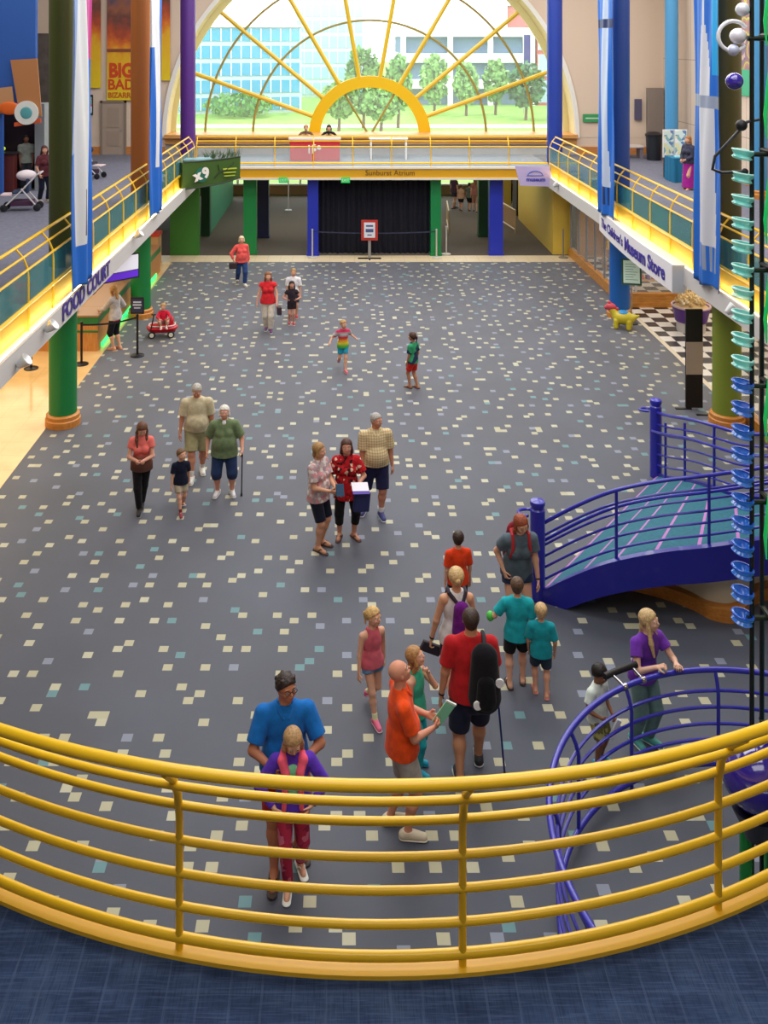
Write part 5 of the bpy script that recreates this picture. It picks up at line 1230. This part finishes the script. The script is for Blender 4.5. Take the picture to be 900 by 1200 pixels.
r = ramp(nt, [(0, 'a88088'), (.30, 'b89080'), (.42, 'c8cc60'), (.50, 'a8807c'), (.62, '8c7c94'), (.78, 'd8b8a8')]); K(v.outputs['Distance'], r.inputs[0]); K(r.outputs[0], b.inputs['Base Color']); b.inputs['Roughness'].default_value = .7
obj('mural_panel', MB().box(-.02, 0, -7, 3, 0.9, 6.5), m, t); obj('green_band', MB().box(-.025, 0, -7, 3, .05, .9), mat('4fb88c', .7), t)
# ================================================================ the visitors
F = floor_at
def near(label, px, py, **k): return person(label, F(px, py, k.pop('z', 0)), k.pop('yaw', 0), k.pop('H'), k.pop('h', .009), **k)
# --- foreground
bx, by = -.56, 9.20
man = person('tall man in a royal blue shirt, glasses and red shorts holding a girl before him', (bx, by, 0), 8, 1.80, .0075, 1.24, .25, 0,
    feet=((.075, .02, 0, 18), (-.07, -.15, 0, -10)), hands=((.075, -.165, .615), (-.075, -.165, .60)), elbows=((1, .5, -.1), (-1, .5, -.1)), curl=(.8, .8), lean=3, head=(26, 4, 0), skin='b9785a',
    hair=('curly', '2a1c18'), top=('1668b8', .8, .02, .014), bottom=('b3242c', .44, .020), shoes=('flip', '3a2c28'), extras=(glasses, placket('1668b8')))
girl = person('girl in a purple and pink hoodie held before the man in blue', (bx + .09, by - .30, 0), 4, 1.50, .007, .98, 0, 0,
    feet=((.05, .10, .01, 14), (-.03, -.05, .0, -6)), hands=((.115, -.105, .565), (-.12, -.105, .565)), elbows=((1, .35, 0), (-1, .35, 0)), curl=(.6, .6), head=(8, -26, 4), skin='fair',
    hair=('long', 'b08c60', .10), top=('5a34b4', 1.95, .0, .012), bottom=(patterned([(0, 'b0304c'), (.4, '8c2848'), (.7, 'c86a84')], 18), .97, .006, 'leggings'), shoes=('flip', 'e0e4e0'),
    extras=(panel('7ac89c', .040), hood('ee5c78'), shirt_print('56606c', .05, .035, -.20, .062)))
om = person('bald man in an orange polo and grey shorts looking up with a green leaflet', (.60, 9.52, 0), 98, 1.70, .0075, 1.12, .15, 0,
    feet=((.04, .06, 0, 0), (-.085, -.02, 0, -14)), hands=((.05, -.17, .62), (-.07, -.17, .62)), elbows=((.6, .5, -.6), (-.6, .55, -.6)), curl=(1.0, 1.0), lean=-2, head=(4, 30, 0), skin='cf9076',
    hair=('bald', 'a08060'), top=('e8501c', .78, .03, .012), bottom=('a29c96', .44, .018), socks=None, shoes=('shoe', 'cfc4ac', 'd8d0c0'), extras=(placket('e04c1a'),))
gg = person('girl in a green top with a hand at her chin, half behind the bald man', (.80, 10.28, 0), 62, 1.34, .0075, .95, 0, 0,
    feet=((.05, .03, 0, 14), (-.05, -.04, 0, -6)), hands=((.03, -.10, .80), (-.13, -.04, .44)), elbows=((.5, -.2, -1), (-.4, .8, -.2)), curl=(1.3, .5), head=(14, 22, 0), skin='fair', hair=('long', 'a87c4c', .12), top=('3cb090', 0, .04, .010), bottom=('1fa0ac', .97, .006, 'leggings'), shoes=('shoe', '18a4c4', '1890b0'))
gp = person('girl in a pink vest and denim shorts walking at the left of the bald man', F(436, 838), 26, 1.28, .0075, .9, 0, 0,
    feet=((.04, .17, .06, 10, -35), (-.03, -.12, 0, -4)), hands=((.15, .05, .46), (-.16, -.04, .42)), head=(28, 4, -6), skin='fair', hair=('pony', 'c8a468'), top=('cc6070', 0, .02, .008), bottom=('5c8ab4', .14, .014), shoes=('shoe', 'e06a90', 'f0d8e0'), socks='e8f0c0')
rm = person('man in a dark red T-shirt and navy shorts seen from behind with a black backpack', (1.40, 10.2, 0), 180, 1.80, .0075, 1.2, .05, 0,
    feet=((.075, .07, .0, 6), (-.06, -.10, 0, -4)), hands=((.19, .0, .43), (-.165, -.03, .47)), curl=(.5, 1.2), lean=2, head=(-4, 4, 0), skin='c08a6a', hair=('crop', '3a2c24'), top=('b01e24', .72, .02, .014), bottom=('1a2038', .46, .022), shoes=('shoe', '24242a', 'd8d8d8'), extras=(watch(0),))
wt = person('woman in a white vest with a small purple drawstring bag seen from behind', (1.37, 11.25, 0), 184, 1.66, .008, 1.05, 0, 1,
    feet=((.05, .16, .10, 6, -50), (-.05, -.04, 0, -4)), hands=((.19, -.03, .43), (-.15, -.04, .43)), curl=(1.1, .5), head=(0, -2, 0), skin='d09c7c', hair=('bun', 'c8aa78'), top=('dcdadc', 0, .03, .010), bottom=('2c2640', .30, .014), shoes=('shoe', 'd8b8a0', 'e8d8c8'), extras=(watch(0),))
bt = person('brown haired boy in teal and black shorts, taller of the two in teal', F(606, 803), 176, 1.34, .008, 1.0, 0, 0,
    feet=((.07, .03, 0, 8), (-.055, -.04, 0, -6)), hands=((.13, -.13, .62), (-.13, -.06, .48)), elbows=((.8, .6, -.5), (-.4, .8, -.2)), head=(-8, 6, 0), skin='fair', hair=('crop', '5a4434'), top=('1ca4b0', .75, .05, .016), bottom=('16181e', .40, .018), shoes=('flip', '2c2420'))
bs_ = person('small blond boy in a long teal T-shirt, shorter of the two in teal', F(634, 813), 172, 1.11, .0075, 1.0, 0, 0,
    feet=((.06, -.03, 0, 8), (-.06, .05, 0, -6)), hands=((.13, -.06, .45), (-.15, -.03, .45)), head=(6, 4, 0), skin='d8a084', hair=('crop', 'c8a878'), top=('1894a0', .8, .06, .018), bottom=('2c3c50', .42, .02), shoes=('flip', 'c87c74'))
wr_ = person('red haired woman in a grey T-shirt with a red backpack leaning towards the teal boys', (2.36, 12.62, 0), 6, 1.70, .0085, 1.12, 0, 1,
    feet=((.06, .0, 0, 8), (-.06, .02, 0, -8)), hands=((.15, -.10, .36), (-.12, -.02, .52)), curl=(.4, .8), lean=15, head=(14, -14, 6), skin='d8a488', hair=('long', '8c4428', .10), top=('54636f', .55, .04, .014), bottom=('24324e', .20, .016), shoes=('shoe', '4a4a50'), extras=(watch(0),))
bo = person('boy in an orange-red T-shirt seen from behind in front of the white vest woman', F(537, 730), 190, 1.26, .0085, .95, 0, 0,
    feet=((.05, -.02, 0, 8), (-.05, .04, 0, -6)), hands=((.15, .0, .42), (-.14, -.02, .42)), head=(-26, 0, 0), skin='cfa084', hair=('crop', '33241c'), top=('dc4018', .75, .05, .014), bottom=('2a2030', .36, .016), shoes=('shoe', '3a3a40'))
gl_loc = (3.42, 10.62, 0); GH = 1.58
def rail_pt(deg, dr=.05, z=1.115): a = math.radians(deg); return (GX + (GR_ + .09 + dr) * math.cos(a), GY + (GR_ + .09 + dr) * math.sin(a), z)
gl = person('girl with long fair hair in a purple T-shirt leaning on the round blue railing', gl_loc, 24, GH, .0075, .9, 0, 0,
    feet=((.05, .02, 0, 20), (-.04, .06, 0, -4)), hands=(to_local(gl_loc, 24, rail_pt(100.5), GH), to_local(gl_loc, 24, rail_pt(106.5), GH)), elbows=((.6, .5, -.6), (-.6, .5, -.6)), curl=(1.1, 1.1), lean=9, head=(34, 12, 0), skin='e0b49c', hair=('long', 'c4a878', .17, 'front'), top=('6c34a8', .5, .02, .012), bottom=('6c8c88', .96, .016), shoes=('shoe', '5ab4b0', 'e0e8e8'))
bw = person('small dark haired boy in a pale T-shirt holding a white paper by the railing', F(700, 893), 40, 1.10, .0075, .95, 0, 0,
    feet=((.06, .0, 0, 14), (-.05, -.03, 0, -4)), hands=((.07, -.13, .52), (-.10, -.12, .55)), curl=(1.0, .7), head=(10, -16, 0), skin='8c5c40', hair=('short', '16100e'), top=('d8e4dc', .6, .05, .016), bottom=(patterned([(0, '6a6a3c'), (.5, 'a8a468')], 26), .42, .02), shoes=('shoe', '3c98c4', '58a8c8'))
# --- middle group
w1 = person('woman in a pink floral blouse and navy shorts, left of the three adults', F(373, 641), 56, 1.65, .009, 1.1, .1, 1,
    feet=((.05, .0, 0, 12), (-.06, -.04, 0, -6)), hands=((.02, -.19, .60), (-.06, -.17, .60)), elbows=((.6, .5, -.7), (-.6, .5, -.7)), curl=(.9, .9), head=(8, 4, 0), skin='d09a7c', hair=('bob', '9c7848'), top=(patterned([(0, 'b8a8a8'), (.35, 'c88c90'), (.6, 'a89098'), (.8, 'd8d0cc')], 22), .7, .04, .014), bottom=('171a2c', .46, .012), shoes=('flip', '3c2a24'))
w2 = person('woman in a red patterned top and black leggings, middle of the three adults', F(406, 629), 4, 1.58, .009, 1.14, 0, 1,
    feet=((.075, -.01, 0, 26), (-.07, .0, 0, -14)), hands=((.105, -.16, .60), (-.10, -.10, .56)), elbows=((.8, .5, -.6), (-.6, .5, -.6)), curl=(.8, .6), head=(0, 4, 0), skin='cc927a', hair=('long', '4c2c22', .07), top=(patterned([(0, 'b01c24'), (.55, 'c4282c'), (.68, '2c1c20'), (.80, 'd8b8a0'), (.9, '781820')], 24), .75, .10, .018), bottom=('151216', .74, .008, 'leggings'), shoes=('flip', '4a2c24'))
m3 = person('elderly man in a cream checked shirt and navy shorts, right of the three adults', F(440, 603), 10, 1.72, .009, 1.22, .45, 0,
    feet=((.045, -.05, 0, 4), (-.10, .07, 0, -26)), hands=((.17, -.02, .44), (-.14, -.05, .46)), head=(34, 2, 0), skin='c8896c', hair=('crop', 'a8a4a0'), top=(patterned([(0, 'd8c8a0'), (.3, 'c4b088'), (.7, 'b09468')], 24, 'CHECK'), .8, .0, .016), bottom=('1c1e40', .48, .020), socks='e8e8e8', shoes=('shoe', '38407c', 'd0d0dc'), extras=(placket('d4c49c'),))
mt = person('large man in a beige T-shirt and khaki shorts walking with head bowed', F(231, 558), 6, 1.74, .0095, 1.25, .4, 0,
    feet=((.05, .10, .0, 8), (-.05, -.10, 0, -4)), hands=((.17, -.02, .44), (-.18, -.04, .45)), lean=5, head=(-4, -22, 0), skin='cc8c70', hair=('crop', 'b0aca4'), top=('c6bb9c', .78, .0, .014), bottom=('a09a74', .46, .022), socks='d8d8d4', shoes=('shoe', 'e0e0dc'))
wg = person('heavy white-haired woman in an olive top and navy capris with a walking cane', F(263, 579), 4, 1.57, .0095, 1.38, .3, 1,
    feet=((.085, .0, 0, 14), (-.075, .0, 0, -16)), hands=((.20, -.09, .52), (-.19, -.03, .50)), curl=(1.3, .5), head=(0, 4, 0), skin='d89c84', hair=('bob', 'd4d0c8'), top=('687a58', .85, .06, .020), bottom=('24365c', .62, .016), shoes=('shoe', 'dcdce0'), extras=(lambda i: obj('undershirt', MB().ball(tuple(i['S'] + i['f'] * .030 * i['H'] + i['u'] * .006 * i['H']), .062, 12, (.8, .9, .9)), mat('e6e6ec', .8), i['root'], True),))
wl = person('young woman with long brown hair over a coral top and black trousers, hands clasped', F(166, 598), 8, 1.54, .0095, .98, 0, 1,
    feet=((-.005, .10, 0, 4), (-.02, -.06, 0, -2)), hands=((.015, -.145, .60), (-.025, -.145, .60)), elbows=((.9, .5, -.5), (-.9, .5, -.5)), curl=(.9, .9), lean=4, head=(14, -28, 0), skin='d8a08a', hair=('long', '5c3824', .15, 'front'), top=(patterned([(0, '5c4038'), (.30, '8c5c50'), (.42, 'd86a64'), (1, 'e87870')], (.75, 1.35), 'Z'), .45, .05, .012), bottom=('131318', .96, .008), shoes=('shoe', '1c1c20', '8a8a90'))
bd = person('small boy in a navy T-shirt and beige shorts striding beside the long haired woman', F(212, 600), 18, 1.08, .0085, .92, 0, 0,
    feet=((.05, .15, .03, 10, -20), (-.02, -.12, 0, -4)), hands=((.14, .06, .44), (-.15, -.05, .44)), head=(34, 6, 0), skin='d8a488', hair=('crop', '6c5038'), top=('141a30', .7, .04, .014), bottom=('b8ac94', .34, .018), socks='7c2838', shoes=('shoe', '8c2c3c', 'd8d8d8'))
# --- farther visitors
td = person('girl running in a tie-dye T-shirt and turquoise shorts in the middle of the hall', F(402, 434), 14, 1.24, .011, .9, 0, 0,
    feet=((.02, -.12, 0, 4), (-.04, .20, .10, -8, -45)), hands=((.26, .02, .60), (-.28, -.06, .58)), elbows=((.5, .6, -.6), (-.5, .6, -.6)), lean=6, head=(10, 2, 6), skin='d8a488', hair=('pony', 'b08c5c'), top=(patterned([(0, '4cb04c'), (.18, 'd8d040'), (.36, 'e88030'), (.52, 'd83c4c'), (.7, 'b0c8c8'), (.85, 'c83a60')], (.60, 1.02), 'Z'), .7, .04, .014), bottom=('2898b8', .34, .012), shoes=('shoe', 'e0707c', 'f0c8c8'))
bz = person('child in a dark T-shirt and red shorts standing alone right of the running girl', F(484, 455), -128, 1.29, .011, .9, 0, 0,
    feet=((.03, -.05, 0, 4), (-.05, .06, 0, -8)), hands=((.10, -.06, .46), (-.13, -.02, .46)), head=(0, 0, 0), skin='b88060', hair=('pony', '4a3224'), top=(patterned([(0, '2c3c58'), (.6, '34486a'), (.8, '3a9c6c')], 7), .7, .03, .014), bottom=('cc2c24', .38, .018), shoes=('flip', '4a3028'))
wd = person('woman in a bright red vest and cream trousers walking with long brown hair', F(314, 388), 4, 1.63, .0125, 1.12, 0, 1,
    feet=((.045, -.05, 0, 4), (-.03, .08, 0, -4)), hands=((.15, -.10, .50), (-.19, -.03, .46)), head=(10, 2, 0), skin='d8a08a', hair=('long', '80502c', .10), top=('d22c34', .2, .03, .014), bottom=('d4ccc0', .96, .014), shoes=('shoe', '6c3c74'))
gb = person('girl with long dark hair, dark top and shorts in front of the boy in white', F(342, 380), 4, 1.22, .0115, .9, 0, 0,
    feet=((.04, -.02, 0, 4), (-.05, .02, 0, -4)), hands=((.11, -.12, .60), (-.11, -.12, .60)), elbows=((.8, .5, -.5), (-.8, .5, -.5)), head=(0, 0, 0), skin='cc947c', hair=('long', '241814', .14), top=('342c34', .4, -.02, .012), bottom=('2a2228', .28, .014), shoes=('shoe', 'c43c58'))
bwh = person('boy in a white T-shirt walking just behind the dark haired girl', F(344, 372), 0, 1.42, .0125, 1.0, 0, 0, skin='d8a488', hair=('crop', 'a08048'), top=('e4e4e8', .75, .03, .016), bottom=('3a3440', .4, .016), shoes=('shoe', 'b83c4c'))
wp = person('woman in a coral blouse and blue jeans striding near the back of the hall', F(283, 334), 18, 1.60, .0135, 1.1, .1, 1,
    feet=((.05, -.08, 0, 8), (-.05, .17, .03, -8, -20)), hands=((.15, -.02, .44), (-.17, -.04, .52)), elbows=((.4, .8, -.2), (-1, .4, 0)), head=(0, 2, 0), skin='d8a088', hair=('bob', 'd4c4a0'), top=('e45c58', 1.8, .04, .016), bottom=('2c4478', .96, .012), shoes=('shoe', 'e0dcd8'))
cw = person('woman in a pale grey top and black capris standing at the food counter', (F(136, 405)[0] + .05, F(136, 405)[1] - .3, 0), -112, 1.66, .012, 1.02, 0, 1,
    feet=((.04, .0, 0, 4), (-.05, .05, 0, -10)), hands=((.06, -.24, .60), (-.13, -.08, .58)), elbows=((.6, .5, -.6), (-.6, .6, -.5)), curl=(.8, .8), lean=4, head=(-6, -8, 0), skin='d8a488', hair=('long', 'b88c50', .10), top=('bcb6b4', 1.9, .03, .014), bottom=('181820', .62, .010), shoes=('flip', 'b87c64'), extras=(lambda i: vobj('waistband', Vol().cone(i['P'] - i['u'] * .045 * i['H'], i['P'] + i['u'] * .0 * i['H'], .105 * i['H'], .102 * i['H'], .01, (i['f'], 1.25), cutb=1., cuta=0.), .012, mat('e04468', .8), i['root']),))
# --- child in the wagon
wx, wy, _ = F(190, 394)
wa = thing('wagon', 'red plastic wagon with white-hubbed wheels and a black pull handle', 'wagon', (wx, wy, 0), .12); wa.scale = (.72, .72, .72)
V = Vol(); V.cone((-.28, 0, .34), (.28, 0, .34), .30, .30, .05, (np.array([0, 0, 1.]), 2.6)).cone((-.28, 0, .24), (.28, 0, .24), .24, .24, .04, (np.array([0, 0, 1.]), 2.8))
vobj('wagon_body', V, .013, mat('c4182c', .35), wa)
V = Vol().cone((.18, .05, .42), (.36, .05, .56), .20, .16, .05, (np.array([1., 0, 0]), 2.2)); vobj('seat_back', V, .013, mat('c4182c', .35), wa)
obj('rim', MB().tube([(.33 * (abs(math.cos(a)) ** .6) * (1 if math.cos(a) > 0 else -1) * 1.45, .27 * (abs(math.sin(a)) ** .6) * (1 if math.sin(a) > 0 else -1), .44) for a in np.linspace(0, 2 * PI, 33)[:-1]], .022, 8, closed=True), mat('dcd0cc', .4), wa, True)
for x in (-.36, .34):
    for y in (-.26, .26):
        o = obj('wheel', MB().lathe([(.06, -.05), (.115, -.045), (.13, 0), (.115, .045), (.06, .05)], 20, c=(x, y, .13), M=Matrix.Rotation(PI / 2, 3, 'X')), mat('18181c', .6), wa, True)
        obj('hub', MB().lathe([(.075, -.056), (.08, -.05), (.08, .05), (.075, .056)], 18, c=(x, y, .13), M=Matrix.Rotation(PI / 2, 3, 'X')), mat('e0dccc', .5), o, True)
obj('pull_handle', MB().tube([(-.40, -.25, .3), (-.30, -.36, .75), (-.28, -.37, .92)], .022, 8).tube([(-.36, -.37, .92), (-.20, -.37, .92)], .025, 8), BLACK, wa, True)
person('small child in a red jacket sitting in the red wagon', (wx + .04, wy - .02, .30), 12, .98, .0115, 1.0, 0, 0, pelvis=(0, .06, .09), feet=((.07, -.30, .0, 8), (-.07, -.30, .0, -8)), hands=((.12, -.20, .24), (-.12, -.20, .22)), elbows=((.9, .4, -.3), (-.9, .4, -.3)), head=(-8, -4, 0), skin='e0a890', hair=('short', 'b08c5c'), top=('cc1f3c', 1.9, -.02, .016), bottom=('8c6c60', .9, .016), shoes=('shoe', 'd8b8b0'))
# --- bridge desk
for i, (x, lb, c, hc_) in enumerate(((-1.42, 'person with fair hair in a brown top seated left behind the red desk', '6c4c3c', 'b08a60'), (-.52, 'person with dark hair in a black top seated right behind the red desk', '1c181c', '1a1412'))):
    st = thing('stool', ('plain stool under the left seated person behind the red desk', 'plain stool under the right seated person behind the red desk')[i], 'stool', (x, 36.98, DECK)); obj('seat', MB().lathe([(.18, .38), (.19, .40), (.18, .42)], 20), BLACK, st, True)
    for a in range(4): obj('leg', MB().tube([(.14 * math.cos(a * PI / 2 + .78), .14 * math.sin(a * PI / 2 + .78), .38), (.2 * math.cos(a * PI / 2 + .78), .2 * math.sin(a * PI / 2 + .78), 0)], .015, 6), STEEL, st)
    person(lb, (x, 36.9, DECK), 0, 1.68, .016, 1.0, 0, 1, pelvis=(0, .06, .50), feet=((.07, -.16, 0, 5), (-.07, -.16, 0, -5)), hands=((.08, -.20, .56), (-.08, -.20, .56)), elbows=((.8, .3, -.5), (-.8, .3, -.5)), lean=8, head=(0, -12, 0), skin='d8a488', hair=('long' if i else 'short', hc_, .06), top=(c, 1.8, .0, .014), bottom=('2a2c38', .96, .012), shoes=('shoe', '2a2a2e'))
# --- back corridor
for (px, py, yw, H_, lb, hr, tc_, bc, bl) in ((532, 245, 130, 1.66, 'woman in a dark top leading a child in the back corridor', ('long', '3a2820', .1), '4c3440', '2a2c3c', .3), (540, 247, 160, 1.24, 'child in a tan shirt and black shorts in the back corridor', ('crop', '5a4030'), 'b89478', '1c1c22', .36), (550, 247, 150, 1.32, 'child in a grey green shirt and black shorts in the back corridor', ('crop', '3c2c24'), '5c6c60', '1c1c22', .42),
        (557.5, 249, 170, 1.66, 'woman in a brown patterned top half behind the dark green pillar', ('long', '6a4030', .1), '8c5c50', 'b88470', .5), (596.5, 238, 185, 1.6, 'person in a dark red top and black leggings beyond the yellow wall', ('pony', '2a1c18'), '6a2430', '141418', .96)):
    person(lb, F(px, py), yw, H_, .016, 1., 0, 1, feet=((.05, -.09, 0, 4), (-.04, .10, 0, -4)), head=(0, 0, 0), skin='c89478', hair=hr, top=(tc_, .5, .03, .014), bottom=(bc, bl, .014), shoes=('shoe', '2c2c30'))
# --- upper level
wc_ = person('woman with dark red hair and burgundy top holding a white cup upstairs at left', F(52, 237, DECK), 46, 1.64, .013, 1.05, 0, 1,
    feet=((.05, -.02, 0, 4), (-.05, .08, 0, -4)), hands=((.05, -.16, .64), (-.13, -.08, .50)), elbows=((.6, .5, -.6), (-.6, .6, -.3)), curl=(1.2, .8), head=(-20, -4, 0), skin='d8a088', hair=('long', '4c2420', .12), top=('5c2c34', .8, .05, .014), bottom=('1c2034', .96, .010), shoes=('shoe', 'c8b8ac'))
person('young man in a grey T-shirt standing in the booth upstairs at left', (-9.85, 29.27, DECK), 20, 1.70, .014, 1.0, 0, 0, skin='8c5c48', hair=('crop', '1c1412'), top=('8c948c', .7, .02, .014), bottom=('2c3038', .96, .014), shoes=('shoe', '26262a'), hands=((.11, -.05, .44), (-.11, -.05, .44)))
ws = person('woman in a dark jacket and long magenta skirt beside the teal table upstairs', F(807, 222, DECK), -58, 1.68, .013, 1.02, 0, 1,
    feet=((.04, -.02, 0, 4), (-.05, .03, 0, -4)), hands=((.04, -.15, .56), (-.05, -.15, .55)), elbows=((.6, .6, -.5), (-.6, .6, -.5)), head=(0, -6, 0), skin='d8a488', hair=('long', '9c6838', .10), top=('3a3c50', 1.9, .02, .014), bottom=('a0248c', .97, .012, 'skirt'), shoes=('flip', 'c8a088'))

# ================================================================ things people carry
def wl_(i, v): return to_world(i, v)
def holdbox(name, label, cat, info, hand, size, off, rot, m, extra=None, sm=False):
    sh, el, W, sd = info['arms'][hand]; d = nv(W - el); c = wl_(info, W + d * .07 * info['H'])
    t = bpy.data.objects.new(name, None); bpy.data.objects.remove(t)
    o = obj(name, MB().box(-size[0] / 2, size[0] / 2, -size[1] / 2, size[1] / 2, -size[2] / 2, size[2] / 2), m, None, bevel=min(size) * .2)
    o.location = c + Vector(off); o.rotation_euler = rot; tag(o, label, cat); return o
o = holdbox('leaflet', 'pale green folded leaflet held up by the bald man in orange', 'leaflet', om, 1, (.11, .012, .30), (.04, .02, .10), (.25, .5, .1), mat('8ce0b8', .5))
obj('white_border', MB().box(-.056, .056, -.008, .008, .13, .152), mat('e8f4ec', .5), o)
holdbox('paper', 'rolled white paper in the hand of the small dark haired boy', 'paper', bw, 0, (.05, .03, .26), (-.02, -.03, -.06), (.2, .35, 0), mat('e8ecf4', .5))
holdbox('phone', 'dark blue booklet in the hands of the woman in the floral blouse', 'booklet', w1, 1, (.14, .02, .18), (.05, -.0, .04), (-.5, .2, .5), mat('2c4c6c', .4)).name = 'booklet'
o = holdbox('magazine', 'white and purple leaflet held by the woman in the red patterned top', 'magazine', w2, 0, (.27, .20, .012), (.08, -.03, .03), (.55, .1, .25), mat('e8e6f0', .5)); obj('purple_edge', MB().box(-.136, .136, -.102, -.05, -.008, .008), mat('4c34a0', .5), o)
o = holdbox('shopping_bag', 'dark blue bag hanging below the leaflet of the woman in the red patterned top', 'bag', w2, 0, (.26, .10, .30), (.10, .02, -.20), (0, .1, .3), mat('20285c', .7))
o = holdbox('purse', 'dark slim purse in the left hand of the woman in the white vest', 'purse', wt, 0, (.26, .05, .12), (.02, 0, -.02), (.1, .45, .2), mat('2c2430', .6))
o = holdbox('cup', 'white cup held by the woman with dark red hair upstairs', 'cup', wc_, 0, (.07, .07, .11), (0, 0, .03), (0, 0, 0), mat('e8e0dc', .5))
o = holdbox('handbag', 'dark handbag at the hip of the woman in coral', 'bag', wp, 1, (.26, .12, .20), (-.05, 0, -.06), (0, 0, .3), mat('2c2028', .6))
o = holdbox('handbag', 'dark bag in the hand of the woman in the red vest', 'bag', wd, 0, (.12, .18, .22), (.06, 0, -.10), (0, 0, .2), mat('3c2834', .6))
o = obj('toy_ball', MB().ball((0, 0, 0), .05, 16, (1, 1, 1.2)), mat('4cc04c', .4), None, True); o.location = wl_(bt, bt['arms'][0][1] + np.array([.05, -.02, -.02])); tag(o, 'bright green toy tucked at the left elbow of the taller teal boy', 'toy')
o = obj('white_top', MB().ball((0, 0, 0), .01), WHITE) ; bpy.data.objects.remove(o)
def cane(label, info, hand, foot, c, r=.011):
    sh, el, W, sd = info['arms'][hand]; d = nv(W - el); top = wl_(info, W + d * .045 * info['H']); b = Vector(foot)
    t = thing('walking_cane', label, 'cane', b); up = (top - b)
    obj('shaft', MB().tube([(0, 0, .02), up], r, 8), mat(c, .4), t, True); fwd = world_dir(info, info['f'])
    obj('cane_handle', MB().tube([up - fwd * .0 + Vector((0, 0, -.02)), up + Vector((0, 0, .025)) + fwd * .02, up + Vector((0, 0, .03)) + fwd * .09], .014, 8), mat(c, .4), t, True); obj('rubber_tip', MB().lathe([(.018, 0), (.018, .03), (.012, .05)], 12), BLACK, t, True)
cane('black walking cane in the left hand of the heavy woman in olive', wg, 0, F(283, 581), '14141a')
cane('blue walking cane beside the man in the dark red T-shirt', rm, 1, F(591.5, 910), '1c2c6c')
def pack(name, label, info, c, off, size, strap_c, sides, pk=None):
    P, S, u, r, f, H, hw = [info[q] for q in ('P', 'S', 'u', 'r', 'f', 'H', 'hw')]
    c0 = S - f * off[1] * H + r * off[0] * H - u * off[2] * H
    t = thing(name, label, 'backpack', wl_(info, c0), info['root'].rotation_euler.z)
    def L(v): return v - c0
    V = Vol().cone(L(c0 + u * size[1] * .5), L(c0 - u * size[1] * .5), size[0] * .42, size[0] * .52, .04, (f, 1.35)); vobj('bag_body', V, .009, fabric(c, .2), t)
    if pk: V = Vol().cone(L(c0 - f * size[0] * .34 - u * size[1] * .05), L(c0 - f * size[0] * .34 - u * size[1] * .45), size[0] * .28, size[0] * .32, .03, (f, 1.8)); vobj('front_pocket', V, .009, fabric(pk, .2), t)
    for sd in sides:
        a = c0 + u * size[1] * .55; top = S + r * sd * hw * .62 + u * .030 * H; fr = S + r * sd * hw * .66 + f * .072 * H - u * .06 * H; lo = P + r * sd * .075 * H + f * .03 * H + u * .12 * H
        m = MB().tube([L(q) for q in (a, top - f * .035 * H, top + f * .02 * H, fr, (fr + lo) / 2 + f * .02 * H + r * sd * .012 * H, lo)], [.02, .024, .024, .022, .016, .01], 8); obj('strap', m, mat(strap_c, .8), t, True)
    return t, c0
t, c0 = pack('backpack', 'black sling backpack with two white round tags on the man in dark red', rm, '15151b', (-.065, .115, .15), (.34, .40), '1c1c24', (-1,), '101014')
for a, b_, c_ in ((.095, .15, -.20), (-.145, .10, .0)): obj('round_tag', MB().lathe([(.044, -.012), (.047, 0), (.044, .012)], 24, M=Matrix.Rotation(PI / 2, 3, 'X'), c=(a, b_, c_)), mat('e8e8ea', .4), t, True)
pack('backpack', 'red strapped backpack worn by the red haired woman', wr_, '7c1c28', (0, .10, .14), (.30, .36), 'b02830', (1, -1))
pack('drawstring_bag', 'small purple drawstring bag on the back of the woman in the white vest', wt, '6a1c80', (-.02, .085, .14), (.22, .26), '2c2434', (1, -1))
# ================================================================ camera, light
cam = bpy.data.cameras.new('camera'); co = bpy.data.objects.new('camera', cam); COL.objects.link(co)
co.location = (0, 0, EYE); co.rotation_euler = (PI / 2, 0, 0)
cam.sensor_fit = 'HORIZONTAL'; cam.sensor_width = 36; cam.lens = 36 * FPX / 900
cam.shift_x = (450 - PPX) / 900; cam.shift_y = -(600 - PPY) / 900; cam.clip_end = 600; cam.clip_start = .1
scene.camera = co
w = bpy.data.worlds.new('sky'); scene.world = w; w.use_nodes = True
bg = w.node_tree.nodes['Background']; bg.inputs[0].default_value = (.93, .97, 1, 1); bg.inputs[1].default_value = 3.6
area('atrium_light', (1.1, 0.5, 13.0), 9, 4, 340, (1, .97, .93))  # unseen light added above the camera to brighten the near yellow railing
for y, pw in ((6, 480), (13, 600), (20, 720), (27, 820), (33, 820)): area('atrium_light', (1.1, y, 13.0), 9, 3.5, pw, (1, .975, .945))
area('deck_lamp', (-9.5, 24, 12.9), 6, 20, 900, (1, .95, .88)); area('deck_lamp', (10.4, 24, 12.9), 4.5, 20, 1300, (1, .95, .88))
area('food_court_lamp', (-8.6, 23, 2.68), 4, 18, 420, (1, .86, .64)); area('store_lamp', (10.3, 24, 2.68), 3, 16, 260, (1, .88, .7))
area('corridor_lamp', (1, 40, 2.8), 14, 5, 240, (1, .95, .85))
scene.view_settings.view_transform = 'Standard'; scene.view_settings.look = 'None'; scene.view_settings.gamma = 1
scene.view_settings.exposure = 0.0; scene.view_settings.use_curve_mapping = False
scene.cycles.max_bounces = 6; scene.cycles.transparent_max_bounces = 16; scene.cycles.use_denoising = True
scene.cycles.sample_clamp_indirect = 4.0; scene.cycles.caustics_reflective = False; scene.cycles.caustics_refractive = False
